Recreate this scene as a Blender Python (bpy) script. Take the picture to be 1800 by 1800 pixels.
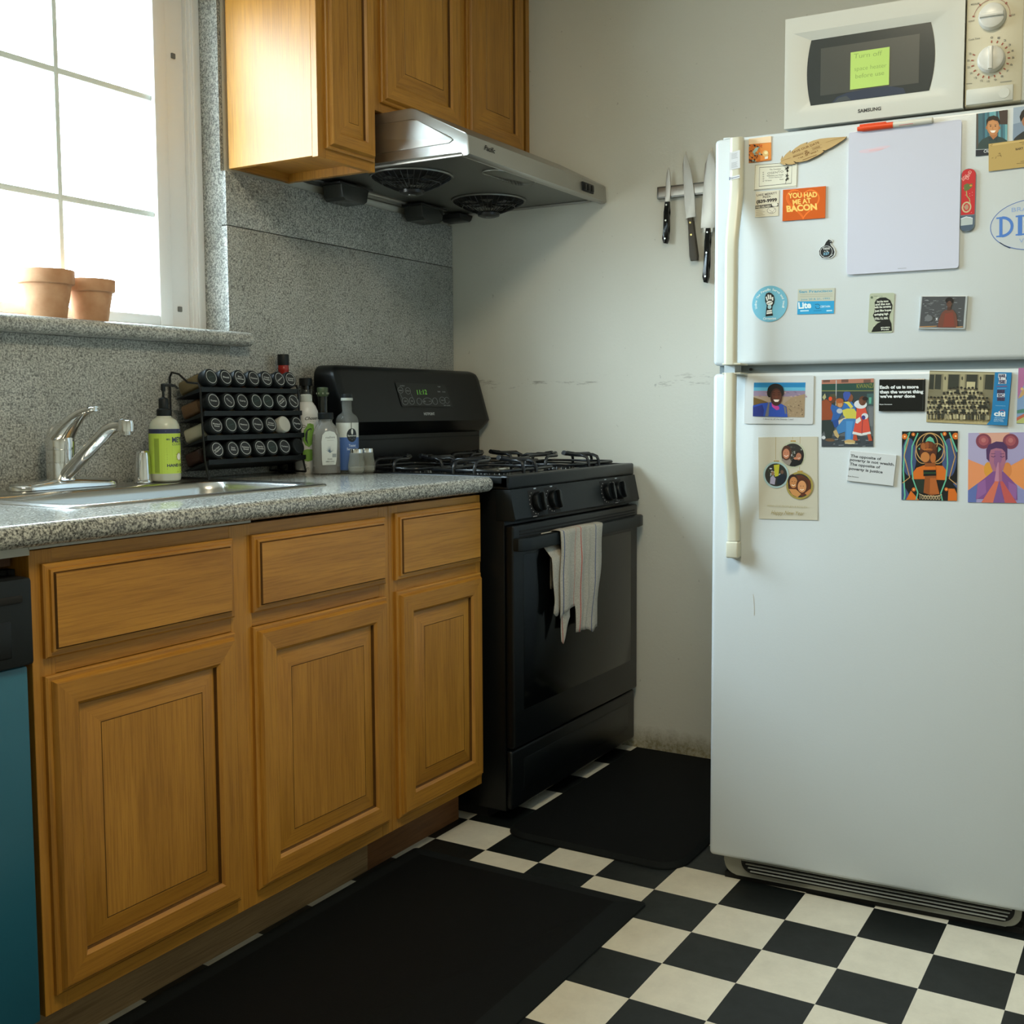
import bpy, bmesh, math, random
from math import sin, cos, pi, radians, sqrt
from mathutils import Vector, Matrix
random.seed(7)
for o in list(bpy.data.objects): bpy.data.objects.remove(o)
S = bpy.context.scene
COL = S.collection

# ------------------------------------------------------------------ camera, world, lights, exposure
CAMP = (-3.2368, -2.1993, 1.0954)
YAW, PITCH, ROLL, FPX, U0, V0 = radians(59.6079), radians(4.2822), radians(-0.2322), 1955.469, 929.81, 866.73
_fw = Vector((sin(YAW)*cos(PITCH), cos(YAW)*cos(PITCH), -sin(PITCH)))
_rt = Vector((cos(YAW), -sin(YAW), 0)); _up = _rt.cross(_fw)
_r2 = _rt*cos(ROLL)+_up*sin(ROLL); _u2 = _up*cos(ROLL)-_rt*sin(ROLL)
cd = bpy.data.cameras.new('camera'); cam = bpy.data.objects.new('camera', cd); COL.objects.link(cam)
mw = Matrix((_r2, _u2, -_fw)).transposed().to_4x4(); mw.translation = CAMP; cam.matrix_world = mw
cd.sensor_width = 36; cd.sensor_height = 36; cd.sensor_fit = 'HORIZONTAL'; cd.lens = FPX/1800*36
cd.shift_x = (900-U0)/1800; cd.shift_y = (V0-900)/1800; cd.clip_start = 0.02
S.camera = cam
W = bpy.data.worlds.new('daylight'); S.world = W; W.use_nodes = True
bg = W.node_tree.nodes['Background']; SKY = 32.0
_n = W.node_tree.nodes; _twc = _n.new('ShaderNodeTexCoord'); _sx = _n.new('ShaderNodeSeparateXYZ'); _cr = _n.new('ShaderNodeValToRGB'); _mr = _n.new('ShaderNodeMapRange')
W.node_tree.links.new(_twc.outputs['Generated'], _sx.inputs[0]); W.node_tree.links.new(_sx.outputs[2], _mr.inputs[0]); _mr.inputs[1].default_value = -1; _mr.inputs[2].default_value = 1
_e = _cr.color_ramp.elements; _e[0].position = .46; _e[0].color = (.24, .25, .25, 1); _e[1].position = .58; _e[1].color = (.70, .87, 1.0, 1)
W.node_tree.links.new(_mr.outputs[0], _cr.inputs[0]); W.node_tree.links.new(_cr.outputs[0], bg.inputs[0]); bg.inputs[1].default_value = SKY
def area(name, loc, rot, sx, sy, power, col, portal=False):
    l = bpy.data.lights.new(name, 'AREA'); l.shape = 'RECTANGLE'; l.size = sx; l.size_y = sy; l.energy = power; l.color = col
    o = bpy.data.objects.new(name, l); COL.objects.link(o); o.location = loc; o.rotation_euler = rot
    if portal: l.cycles.is_portal = True
    return o
area('window_portal', (-1.755, 0.23, 1.78), (radians(-90), 0, 0), 1.42, 1.02, 1, (1, 1, 1), True)
area('warm_fill_light', (-2.15, -1.75, 2.56), (0, 0, 0), .5, .5, 24, (1.0, .87, .61))  # added warm fill standing in for unseen room lighting, no fixture
S.view_settings.view_transform = 'Standard'; S.view_settings.look = 'None'
S.view_settings.exposure = 0.0; S.view_settings.gamma = 1; S.view_settings.use_curve_mapping = False

# ------------------------------------------------------------------ materials
def lin(h, g=1.0):
    h = h.lstrip('#'); r = []
    for i in (0, 2, 4):
        c = int(h[i:i+2], 16)/255; c = c/12.92 if c <= .04045 else ((c+.055)/1.055)**2.4
        r.append(min(c*g, 1))
    return (*r, 1)
def pm(name, col, rough=.5, metal=0, **kw):
    m = bpy.data.materials.new(name); m.use_nodes = True; b = m.node_tree.nodes['Principled BSDF']
    b.inputs['Base Color'].default_value = col if len(col) == 4 else (*col, 1)
    b.inputs['Roughness'].default_value = rough; b.inputs['Metallic'].default_value = metal
    for k, v in kw.items(): b.inputs[k.replace('_', ' ')].default_value = v
    return m
class NT:
    def __init__(s, m): s.t = m.node_tree; s.b = s.t.nodes.get('Principled BSDF')
    def n(s, ty, **kw):
        x = s.t.nodes.new(ty)
        for k, v in kw.items(): setattr(x, k, v)
        return x
    def l(s, a, b): s.t.links.new(a, b)
    def coord(s, scale=(1, 1, 1), rnd=0, off=(.0371, .0713, .0531)):
        tc = s.n('ShaderNodeTexCoord'); mp = s.n('ShaderNodeMapping'); mp.inputs['Scale'].default_value = scale; mp.inputs['Location'].default_value = off
        if rnd:
            oi = s.n('ShaderNodeObjectInfo'); mu = s.n('ShaderNodeMath', operation='MULTIPLY'); mu.inputs[1].default_value = rnd
            s.l(oi.outputs['Random'], mu.inputs[0]); cx = s.n('ShaderNodeCombineXYZ')
            for i in range(3): s.l(mu.outputs[0], cx.inputs[i])
            s.l(cx.outputs[0], mp.inputs['Location'])
        s.l(tc.outputs['Object'], mp.inputs['Vector']); return mp.outputs[0]
    def noise(s, vec, scale, detail=4, rough=.5, dist=0):
        x = s.n('ShaderNodeTexNoise'); x.inputs['Scale'].default_value = scale; x.inputs['Detail'].default_value = detail
        x.inputs['Roughness'].default_value = rough; x.inputs['Distortion'].default_value = dist; s.l(vec, x.inputs['Vector']); return x.outputs['Fac']
    def ramp(s, fac, stops):
        x = s.n('ShaderNodeValToRGB'); e = x.color_ramp.elements
        while len(e) < len(stops): e.new(.5)
        for i, (p, c) in enumerate(stops): e[i].position = p; e[i].color = c if len(c) == 4 else (*c, 1)
        s.l(fac, x.inputs[0]); return x.outputs[0]
    def mix(s, a, b, fac, mode='MIX'):
        x = s.n('ShaderNodeMix', data_type='RGBA', blend_type=mode)
        for sock, v in ((x.inputs[0], fac), (x.inputs[6], a), (x.inputs[7], b)):
            if isinstance(v, (int, float)): sock.default_value = v
            elif isinstance(v, tuple): sock.default_value = v if len(v) == 4 else (*v, 1)
            else: s.l(v, sock)
        return x.outputs[2]
    def bump(s, h, strength, dist=.001):
        x = s.n('ShaderNodeBump'); x.inputs['Strength'].default_value = strength; x.inputs['Distance'].default_value = dist
        s.l(h, x.inputs['Height']); s.l(x.outputs[0], s.b.inputs['Normal'])
    def math(s, op, a, b):
        x = s.n('ShaderNodeMath', operation=op)
        for i, v in enumerate((a, b)):
            if isinstance(v, (int, float)): x.inputs[i].default_value = v
            else: s.l(v, x.inputs[i])
        return x.outputs[0]
def wood(name, axis, dark, light, rough=.42):
    m = pm(name, light, rough); t = NT(m)
    sc = {'z': (1, 1, .09), 'x': (.09, 1, 1), 'y': (1, .09, 1)}[axis]
    sf = {'z': (1, 1, .03), 'x': (.03, 1, 1), 'y': (1, .03, 1)}[axis]
    v = t.coord(sc, 7); a = t.noise(v, 16, 7, .62, .7); b = t.noise(t.coord(sf, 7), 260, 4, .65)
    c = t.ramp(a, [(.30, dark), (.52, tuple((x+y)/2 for x, y in zip(dark, light))), (.72, light)])
    c2 = t.ramp(b, [(.38, (.62, .55, .47)), (.54, (1, 1, 1))])
    st = t.noise(t.coord(tuple(x*.6 for x in sc), 7), 9, 2)
    c3 = t.ramp(st, [(.35, (.84, .82, .8)), (.6, (1, 1, 1))])
    out = t.mix(t.mix(c, c2, .55, 'MULTIPLY'), c3, 1.0, 'MULTIPLY'); t.l(out, t.b.inputs['Base Color'])
    t.bump(b, .12, .0005); return m
def granite(name, cols, rough, scale=1.0):
    m = pm(name, (.3, .3, .3), rough); t = NT(m); v = t.coord(off=(.377, .713, .131))
    a = t.noise(v, 230*scale, 3, .7); b = t.noise(v, 120*scale, 4, .65); d = t.noise(v, 9, 3)
    c = t.ramp(a, [(.40, cols[0]), (.47, cols[1]), (.54, cols[2]), (.64, cols[3])])
    k = t.ramp(b, [(.36, (.35, .35, .35)), (.46, (1, 1, 1))])
    w = t.ramp(d, [(.3, (.82, .82, .80)), (.7, (1.0, 1.0, 1.0))])
    t.l(t.mix(t.mix(c, k, .75, 'MULTIPLY'), w, 1.0, 'MULTIPLY'), t.b.inputs['Base Color']); return m
def clear(name, col=(1, 1, 1), ior=1.45, rough=.02, tint=1.0):
    m = bpy.data.materials.new(name); m.use_nodes = True; nt = m.node_tree; nt.nodes.clear()
    o = nt.nodes.new('ShaderNodeOutputMaterial'); tr = nt.nodes.new('ShaderNodeBsdfTransparent'); gl = nt.nodes.new('ShaderNodeBsdfGlossy')
    tr.inputs[0].default_value = (*[c*tint for c in col], 1); gl.inputs['Roughness'].default_value = rough
    lw = nt.nodes.new('ShaderNodeLayerWeight'); lw.inputs[0].default_value = .5; pw = nt.nodes.new('ShaderNodeMath'); pw.operation = 'POWER'; pw.inputs[1].default_value = 5; fr = nt.nodes.new('ShaderNodeMath'); fr.operation = 'MULTIPLY_ADD'; fr.inputs[1].default_value = .9; fr.inputs[2].default_value = ((ior-1)/(ior+1))**2; nt.links.new(lw.outputs['Facing'], pw.inputs[0]); nt.links.new(pw.outputs[0], fr.inputs[0]); mx = nt.nodes.new('ShaderNodeMixShader')
    nt.links.new(fr.outputs[0], mx.inputs[0]); nt.links.new(tr.outputs[0], mx.inputs[1]); nt.links.new(gl.outputs[0], mx.inputs[2]); nt.links.new(mx.outputs[0], o.inputs[0])
    return m
WD, WL = (.38, .165, .018, 1), (.60, .285, .038, 1)
M = {}
M['wood_v'] = wood('oak_vertical_grain', 'z', WD, WL); M['wood_h'] = wood('oak_horizontal_grain', 'x', WD, WL)
M['wood_g'] = wood('oak_groove_dark', 'z', (.10, .045, .010, 1), (.17, .08, .018, 1)); M['wood_y'] = wood('oak_panel', 'y', WD, WL)  # groove steps of doors and drawers get a darker oak tone
M['toe'] = wood('worn_oak_board', 'x', (.20, .125, .055, 1), (.42, .27, .13, 1), .6)
M['toe2'] = wood('reddish_board', 'x', (.15, .06, .018, 1), (.25, .11, .035, 1), .55)
M['dark_wood'] = wood('dark_rail', 'x', (.06, .025, .01, 1), (.14, .06, .025, 1), .6)
G4 = [(.09, .092, .09), (.28, .285, .265), (.46, .465, .43), (.68, .68, .62)]
M['granite'] = granite('polished_speckled_granite', G4, .16)
M['granite_wall'] = granite('honed_speckled_granite', [(.19, .195, .19), (.36, .37, .345), (.52, .53, .49), (.70, .70, .66)], .34)
def wallpaint():
    m = pm('off_white_wall_paint', (.72, .70, .62), .62); t = NT(m); v = t.coord()
    a = t.noise(v, 1.3, 3); c = t.ramp(a, [(.3, (.76, .74, .63)), (.7, (.82, .80, .70))])
    sp = t.noise(v, 60, 2); spc = t.ramp(sp, [(.22, (.35, .33, .28)), (.26, (1, 1, 1))])
    tc = t.n('ShaderNodeTexCoord'); sx = t.n('ShaderNodeSeparateXYZ'); t.l(tc.outputs['Object'], sx.inputs[0])
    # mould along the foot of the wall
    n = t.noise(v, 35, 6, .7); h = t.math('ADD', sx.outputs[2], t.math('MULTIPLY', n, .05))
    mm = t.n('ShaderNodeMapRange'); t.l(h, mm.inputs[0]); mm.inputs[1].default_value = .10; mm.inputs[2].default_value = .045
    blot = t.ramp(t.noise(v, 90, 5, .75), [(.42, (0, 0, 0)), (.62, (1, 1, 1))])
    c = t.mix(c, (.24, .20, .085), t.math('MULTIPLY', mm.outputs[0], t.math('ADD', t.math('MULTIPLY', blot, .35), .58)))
    # horizontal scuff streaks at cooktop height
    vs = t.coord((1, 1, 6)); st = t.ramp(t.noise(vs, 7, 5, .7), [(.56, (0, 0, 0)), (.66, (1, 1, 1))])
    dz = t.math('ABSOLUTE', t.math('SUBTRACT', sx.outputs[2], 1.185), 0); mr = t.n('ShaderNodeMapRange'); t.l(dz, mr.inputs[0]); mr.inputs[1].default_value = .030; mr.inputs[2].default_value = .012
    c = t.mix(c, (.30, .27, .20), t.math('MULTIPLY', t.math('MULTIPLY', st, mr.outputs[0]), .75))
    t.l(t.mix(c, spc, .35, 'MULTIPLY'), t.b.inputs['Base Color'])
    t.bump(t.noise(v, 120, 5, .6), .25, .002); return m
M['wall'] = wallpaint()
M['ceil'] = pm('white_ceiling_paint', (.7, .7, .66), .8)
def tile(name, col, rough):
    m = pm(name, col, rough); t = NT(m); v = t.coord()
    a = t.noise(v, 14, 5, .7); c = t.ramp(a, [(.3, tuple(x*.86 for x in col[:3])), (.65, col)])
    sp = t.ramp(t.noise(v, 130, 2), [(.20, (.5, .45, .4)), (.24, (1, 1, 1))])
    t.l(t.mix(c, sp, .5, 'MULTIPLY'), t.b.inputs['Base Color']); t.bump(t.noise(v, 40, 4), .08, .001)
    t.l(t.ramp(a, [(.3, (rough+.12,)*3), (.7, (rough,)*3)]), t.b.inputs['Roughness']); return m
M['tile_w'] = tile('cream_vinyl_tile', (.74, .70, .58, 1), .38); M['tile_b'] = tile('black_vinyl_tile', (.0055, .008, .008, 1), .36)
def rubber(name, col):
    m = pm(name, col, .75, Specular_IOR_Level=.18); t = NT(m); t.bump(t.noise(t.coord(), 700, 2), .5, .0006); return m
M['mat'] = rubber('black_rubber', (.0014, .0022, .0026, 1)); M['mat_edge'] = rubber('edge_black_rubber', (.0055, .008, .009, 1))  # bevelled border gets a slightly lighter rubber tone than the top
def enamel(name, col, rough, bs=.35, sc=260, d=.0006):
    m = pm(name, col, rough, Specular_IOR_Level=.3 if col[0] < .02 else .5); t = NT(m); t.bump(t.noise(t.coord(), sc, 3), bs, d); return m
M['fridge'] = enamel('white_textured_enamel', (.64, .69, .71, 1), .27, .3, 300, .0005)
M['cream'] = enamel('aged_cream_plastic', (.66, .65, .53, 1), .35, .1)
M['microw'] = enamel('white_plastic', (.60, .62, .58, 1), .4, .15, 500, .0003)
M['beige'] = enamel('beige_plastic', (.60, .56, .42, 1), .45, .15, 500, .0003)
M['knobw'] = pm('pale_plastic_knob', (.70, .70, .66), .3)
M['black'] = enamel('black_enamel', (.004, .0055, .0065, 1), .30, .12, 400, .0003)
M['blackg'] = pm('glossy_black_glass', (.002, .003, .0035), .12, Specular_IOR_Level=.35)
M['blackp'] = enamel('satin_black_plastic', (.007, .010, .0115, 1), .45, .25, 600, .0004)
M['bk'] = pm('black_iron', (.005, .006, .007), .28)
M['void'] = pm('dark_cavity', (.004, .004, .004), .8)
M['chrome'] = pm('polished_chrome', (.78, .78, .77), .06, 1)
M['steel'] = pm('sink_steel', (.62, .62, .60), .24, 1)
def brushed(name, col, rough, ax):
    m = pm(name, col, rough, 1); t = NT(m); t.bump(t.noise(t.coord(ax), 500, 3), .12, .0004); return m
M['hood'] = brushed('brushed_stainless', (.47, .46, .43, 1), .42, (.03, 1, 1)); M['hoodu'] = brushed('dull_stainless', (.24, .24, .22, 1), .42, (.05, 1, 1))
M['blade'] = brushed('knife_steel', (.46, .43, .37, 1), .42, (1, 1, .05))
M['vinyl'] = pm('white_vinyl_frame', (.86, .86, .85), .35); M['muntin'] = pm('grey_green_grille_bar', (.74, .82, .79), .4)
def frosty(name, col, alpha, rough=.15):
    return pm(name, col, rough, Alpha=alpha)
M['cutglass'] = frosty('cut_glass', (.30, .31, .26), .50); M['milky2'] = frosty('cloudy_glass', (.50, .51, .49), .42, .1); M['milky'] = frosty('milky_glass', (.34, .36, .34), .26, .08)
M['glass'] = clear('window_glass', (.97, .99, .98)); M['jarglass'] = clear('clear_glass', (.93, .95, .93), 1.5, .03)
M['greenglass'] = clear('dark_green_glass', (.10, .14, .07), 1.5, .04); M['plasticc'] = clear('clear_plastic', (.86, .88, .85), 1.45, .1)
M['navyplain'] = pm('navy_print', lin('#2b3050'), .5)
def clay():
    m = pm('terracotta', (.56, .27, .13), .85); t = NT(m); t.l(t.ramp(t.noise(t.coord(), 30, 4), [(.3, (.52, .255, .125)), (.7, (.64, .36, .20))]), t.b.inputs['Base Color']); return m
M['clay'] = clay()
def linen():
    m = pm('oatmeal_linen', (.48, .43, .35), .9); t = NT(m); v = t.coord()
    t.l(t.ramp(t.noise(v, 300, 2), [(.3, (.40, .355, .285)), (.7, (.55, .50, .41))]), t.b.inputs['Base Color']); t.bump(t.noise(v, 900, 2), .4, .0006); return m
M['linen'] = linen()
M['teal'] = enamel('blue_door_film', (.022, .135, .205, 1), .30, .2, 30, .001)
_mc = {}
def C(h, rough=.45, g=1.15):
    k = (h, rough, g)
    if k not in _mc: _mc[k] = pm('print_'+h.strip('#'), lin(h, g), rough)
    return _mc[k]

# ------------------------------------------------------------------ mesh helpers
class MB:
    def __init__(s): s.bm = bmesh.new(); s.mats = []
    def mi(s, m):
        if isinstance(m, str): m = M[m] if m in M else C(m)
        if m not in s.mats: s.mats.append(m)
        return s.mats.index(m)
    def face(s, pts, m):
        try: f = s.bm.faces.new([s.bm.verts.new(p) for p in pts]); f.material_index = s.mi(m); return f
        except ValueError: return None
    def box(s, x0, x1, y0, y1, z0, z1, m, bev=0, seg=2):
        r = bmesh.ops.create_cube(s.bm, size=1); vs = r['verts']; i = s.mi(m)
        for v in vs: v.co = Vector((x0+(v.co.x+.5)*(x1-x0), y0+(v.co.y+.5)*(y1-y0), z0+(v.co.z+.5)*(z1-z0)))
        fs = {f for v in vs for f in v.link_faces}
        for f in fs: f.material_index = i
        if bev:
            es = list({e for v in vs for e in v.link_edges}); bmesh.ops.bevel(s.bm, geom=es, offset=bev, segments=seg, profile=.5, affect='EDGES', material=-1)
        return s
    def prism(s, poly, d0, d1, m, ax='y', bev=0, m_side=None):
        i = s.mi(m); j = s.mi(m_side) if m_side else i
        P = {'y': lambda a, b, d: (a, d, b), 'x': lambda a, b, d: (d, a, b), 'z': lambda a, b, d: (a, b, d)}[ax]
        A = [s.bm.verts.new(P(a, b, d0)) for a, b in poly]; B = [s.bm.verts.new(P(a, b, d1)) for a, b in poly]
        fs = [s.bm.faces.new(A), s.bm.faces.new(B[::-1])]
        for f in fs: f.material_index = i
        n = len(poly)
        for k in range(n):
            f = s.bm.faces.new((A[k], B[k], B[(k+1) % n], A[(k+1) % n])); f.material_index = j; fs.append(f)
        if bev: bmesh.ops.bevel(s.bm, geom=[e for f in fs[:2] for e in f.edges], offset=bev, segments=2, profile=.5, affect='EDGES', material=-1)
        return s
    def lathe(s, prof, m, c=(0, 0, 0), seg=32, mat=None, sx=1, sy=1, cap=True):
        i = s.mi(m); T = mat or Matrix.Identity(4); rings = []
        for r, z in prof:
            rings.append([s.bm.verts.new(T @ Vector((c[0]+r*sx*cos(2*pi*k/seg), c[1]+r*sy*sin(2*pi*k/seg), c[2]+z))) for k in range(seg)])
        for a, b in zip(rings, rings[1:]):
            for k in range(seg):
                f = s.bm.faces.new((a[k], a[(k+1) % seg], b[(k+1) % seg], b[k])); f.material_index = i
        if cap:
            for R, rev in ((rings[0], 1), (rings[-1], 0)):
                f = s.bm.faces.new(R[::-1] if rev else R); f.material_index = i
        return s
    def cyl(s, a, b, r, m, seg=20, r2=None):
        a, b = Vector(a), Vector(b); d = b-a; q = Vector((0, 0, 1)).rotation_difference(d).to_matrix().to_4x4(); q.translation = a
        return s.lathe([(r, 0), (r2 if r2 is not None else r, d.length)], m, seg=seg, mat=q)
    def tube(s, pts, r, m, seg=10, closed=False, flat=1.0):
        pts = [Vector(p) for p in pts]; n = len(pts); i = s.mi(m)
        R = r if isinstance(r, (list, tuple)) else [r]*n
        up = None; rings = []
        for k in range(n):
            t = (pts[(k+1) % n]-pts[k-1]) if closed else (pts[min(k+1, n-1)]-pts[max(k-1, 0)])
            t.normalize()
            if up is None:
                up = Vector((0, 0, 1)) if abs(t.z) < .9 else Vector((0, 1, 0))
            side = t.cross(up)
            if side.length < 1e-5: side = t.orthogonal()
            side.normalize(); up = side.cross(t).normalized()
            rings.append([s.bm.verts.new(pts[k]+side*R[k]*cos(2*pi*j/seg)+up*R[k]*flat*sin(2*pi*j/seg)) for j in range(seg)])
        for k in range(n if closed else n-1):
            a, b = rings[k], rings[(k+1) % n]
            for j in range(seg):
                f = s.bm.faces.new((a[j], a[(j+1) % seg], b[(j+1) % seg], b[j])); f.material_index = i
        if not closed:
            s.bm.faces.new(rings[0]).material_index = i; s.bm.faces.new(rings[-1][::-1]).material_index = i
        return s
    def rings(s, x0, x1, z0, z1, y0, prof, mats, top=None, dark=()):
        """nested rectangle relief facing -y. prof: (inset, protrusion). mats: (vertical, horizontal) per step"""
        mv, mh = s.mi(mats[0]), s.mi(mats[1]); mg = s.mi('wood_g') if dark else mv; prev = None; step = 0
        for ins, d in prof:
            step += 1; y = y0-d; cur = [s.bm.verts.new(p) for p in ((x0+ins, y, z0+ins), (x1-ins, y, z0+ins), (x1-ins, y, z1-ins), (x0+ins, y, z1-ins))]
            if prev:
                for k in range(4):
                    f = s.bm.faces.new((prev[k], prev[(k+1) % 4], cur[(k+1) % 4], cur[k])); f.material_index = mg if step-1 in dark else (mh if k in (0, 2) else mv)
            prev = cur
        f = s.bm.faces.new(prev); f.material_index = s.mi(top) if top else mv
        return s
    def grid(s, fn, nu, nv, m):
        i = s.mi(m) if not callable(m) else None
        V = [[s.bm.verts.new(fn(a/nu, b/nv)) for b in range(nv+1)] for a in range(nu+1)]
        for a in range(nu):
            for b in range(nv):
                f = s.bm.faces.new((V[a][b], V[a+1][b], V[a+1][b+1], V[a][b+1])); f.material_index = i if i is not None else s.mi(m(a, b))
        return s
    def finish(s, name, parent=None, loc=None, smooth=True, sharp=35, fix=True):
        if fix: bmesh.ops.recalc_face_normals(s.bm, faces=s.bm.faces)
        o0 = Vector(loc) if loc is not None else Vector((0, 0, 0))
        if loc is None and parent is not None and parent.get('_w'): o0 = Vector(parent['_w'])
        if o0.length: bmesh.ops.translate(s.bm, vec=-o0, verts=s.bm.verts)
        me = bpy.data.meshes.new(name); s.bm.to_mesh(me); s.bm.free()
        for m in s.mats: me.materials.append(m)
        if smooth:
            me.shade_smooth(); me.set_sharp_from_angle(angle=radians(sharp))
        o = bpy.data.objects.new(name, me); COL.objects.link(o)
        if parent is not None:
            o.parent = parent
            if parent.get('_w'): o['_w'] = parent['_w']
        elif loc is not None: o.location = loc
        return o
def thing(name, label, cat, loc=(0, 0, 0), rz=0, group=None, world=False, rot=None):
    """Empty at the base; world=True means parts are given in world coordinates"""
    o = bpy.data.objects.new(name, None); COL.objects.link(o); o.empty_display_size = .05
    o.location = loc; o.rotation_euler = rot if rot else (0, 0, rz); o['label'] = label; o['category'] = cat
    if group: o['group'] = group
    if world: o['_w'] = list(loc)
    return o
def tag(o, label, cat, group=None):
    o['label'] = label; o['category'] = cat
    if group: o['group'] = group
    return o
def struct(o): o['kind'] = 'structure'; return o
_tc = {}
def text_mesh(txt, bold=0, shear=0, spacing=1.0):
    k = (txt, bold, shear, spacing)
    if k not in _tc:
        cu = bpy.data.curves.new('t', 'FONT'); cu.body = txt; cu.size = 1; cu.offset = bold; cu.shear = shear; cu.space_character = spacing
        cu.resolution_u = 3; cu.align_x = 'LEFT'
        ob = bpy.data.objects.new('t', cu); COL.objects.link(ob); bpy.context.view_layer.update()
        me = bpy.data.meshes.new_from_object(ob.evaluated_get(bpy.context.evaluated_depsgraph_get()))
        vs = [v.co.copy() for v in me.vertices]; fs = [tuple(p.vertices) for p in me.polygons]
        bpy.data.objects.remove(ob); bpy.data.curves.remove(cu); bpy.data.meshes.remove(me)
        xs = [v.x for v in vs] or [0, 1]; ys = [v.y for v in vs] or [0, 1]
        _tc[k] = (vs, fs, min(xs), max(xs), min(ys), max(ys))
    return _tc[k]
class Art:
    """printed layers on a face looking to -y. Coordinates: a drawing frame given by corners TL,TR,BL mapped to w x h"""
    def __init__(s, mb, w, h, TL, TR, BL, y=0, ox=0, oz=0, dy=.000015, wrap=None):
        s.mb, s.w, s.h, s.y, s.dy, s.ox, s.oz, s.wrap = mb, w, h, y, dy, ox, oz, wrap
        s.TL = Vector(TL); a = Vector(TR)-s.TL; b = Vector(BL)-s.TL; det = a.x*b.y-a.y*b.x
        s.inv = (b.y/det, -b.x/det, -a.y/det, a.x/det); s.k = w/a.length
    def m2(s, p):
        d = Vector(p)-s.TL; u = d.x*s.inv[0]+d.y*s.inv[1]; v = d.x*s.inv[2]+d.y*s.inv[3]
        return s.ox+(u-.5)*s.w, s.oz+(1-v)*s.h
    def clampz(s, q): return (min(max(q[0], s.ox-s.w/2), s.ox+s.w/2), min(max(q[1], s.oz), s.oz+s.h))
    def put(s, x, z):
        if s.wrap:
            r, a0 = s.wrap; a = a0+x/r; R = r-(s.y); return (R*sin(a), -R*cos(a), z)
        return (x, s.y, z)
    def up(s): s.y -= s.dy
    def poly(s, pts, m, clip=True, raw=False):
        s.up(); q = pts if raw else [s.m2(p) for p in pts]
        if clip: q = [s.clampz(p) for p in q]
        bm = s.mb.bm; i = s.mb.mi(m)
        if not s.wrap:
            try: f = bm.faces.new([bm.verts.new(s.put(*p)) for p in q])
            except ValueError: return
            f.material_index = i; f.normal_update()
            if len(q) > 4: bmesh.ops.triangulate(bm, faces=[f])
            return
        tb = bmesh.new(); tb.faces.new([tb.verts.new((p[0], 0, p[1])) for p in q])   # bend round the bottle: slice into strips first
        xs = [p[0] for p in q]; x = min(xs)+.002
        while x < max(xs):
            bmesh.ops.bisect_plane(tb, geom=tb.verts[:]+tb.edges[:]+tb.faces[:], plane_co=(x, 0, 0), plane_no=(1, 0, 0)); x += .002
        bmesh.ops.triangulate(tb, faces=tb.faces[:])
        for tf in tb.faces:
            try: bm.faces.new([bm.verts.new(s.put(v.co.x, v.co.z)) for v in tf.verts]).material_index = i
            except ValueError: pass
        tb.free()
    def ell(s, c, rx, ry, m, n=28, a0=0, a1=2*pi, rot=0):
        s.poly([(c[0]+rx*cos(a0+(a1-a0)*k/n)*cos(rot)-ry*sin(a0+(a1-a0)*k/n)*sin(rot), c[1]+rx*cos(a0+(a1-a0)*k/n)*sin(rot)+ry*sin(a0+(a1-a0)*k/n)*cos(rot)) for k in range(n)], m)
    def line(s, pts, wd, m, closed=False):
        s.up(); q = [Vector(p) for p in pts]; n = len(q); i = s.mb.mi(m); bm = s.mb.bm; prev = None; first = None
        for k in range(n):
            t = (q[(k+1) % n]-q[k-1]) if closed else q[min(k+1, n-1)]-q[max(k-1, 0)]
            if t.length < 1e-9: t = Vector((1, 0))
            t.normalize(); nn = Vector((-t.y, t.x))*wd/2
            cur = [bm.verts.new(s.put(*s.clampz(s.m2(q[k]+e)))) for e in (nn, -nn)]
            if prev: bm.faces.new((prev[0], prev[1], cur[1], cur[0])).material_index = i
            else: first = cur
            prev = cur
        if closed: bm.faces.new((prev[0], prev[1], first[1], first[0])).material_index = i
    def ring(s, c, rx, ry, wd, m, n=32): s.line([(c[0]+rx*cos(2*pi*k/n), c[1]+ry*sin(2*pi*k/n)) for k in range(n)], wd, m, True)
    def text(s, txt, p0, p1, hgt, m, bold=.012, shear=0, clip=False, spacing=1.0):
        """baseline from p0 to p1 (full width), cap height hgt, in frame units"""
        s.up(); vs, fs, x0, x1, y0, y1 = text_mesh(txt, bold, shear, spacing); i = s.mb.mi(m); bm = s.mb.bm
        p0, p1 = Vector(p0), Vector(p1); d = p1-p0; nrm = Vector((d.y, -d.x)).normalized()
        cap = .70
        q = []
        for v in vs:
            P = p0+d*((v.x-x0)/(x1-x0))+nrm*(v.y/cap*hgt); q.append(s.m2(P))
        if clip: q = [s.clampz(p) for p in q]
        bv = [bm.verts.new(s.put(*p)) for p in q]
        for f in fs:
            try: bm.faces.new([bv[k] for k in f]).material_index = i
            except ValueError: pass

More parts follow.
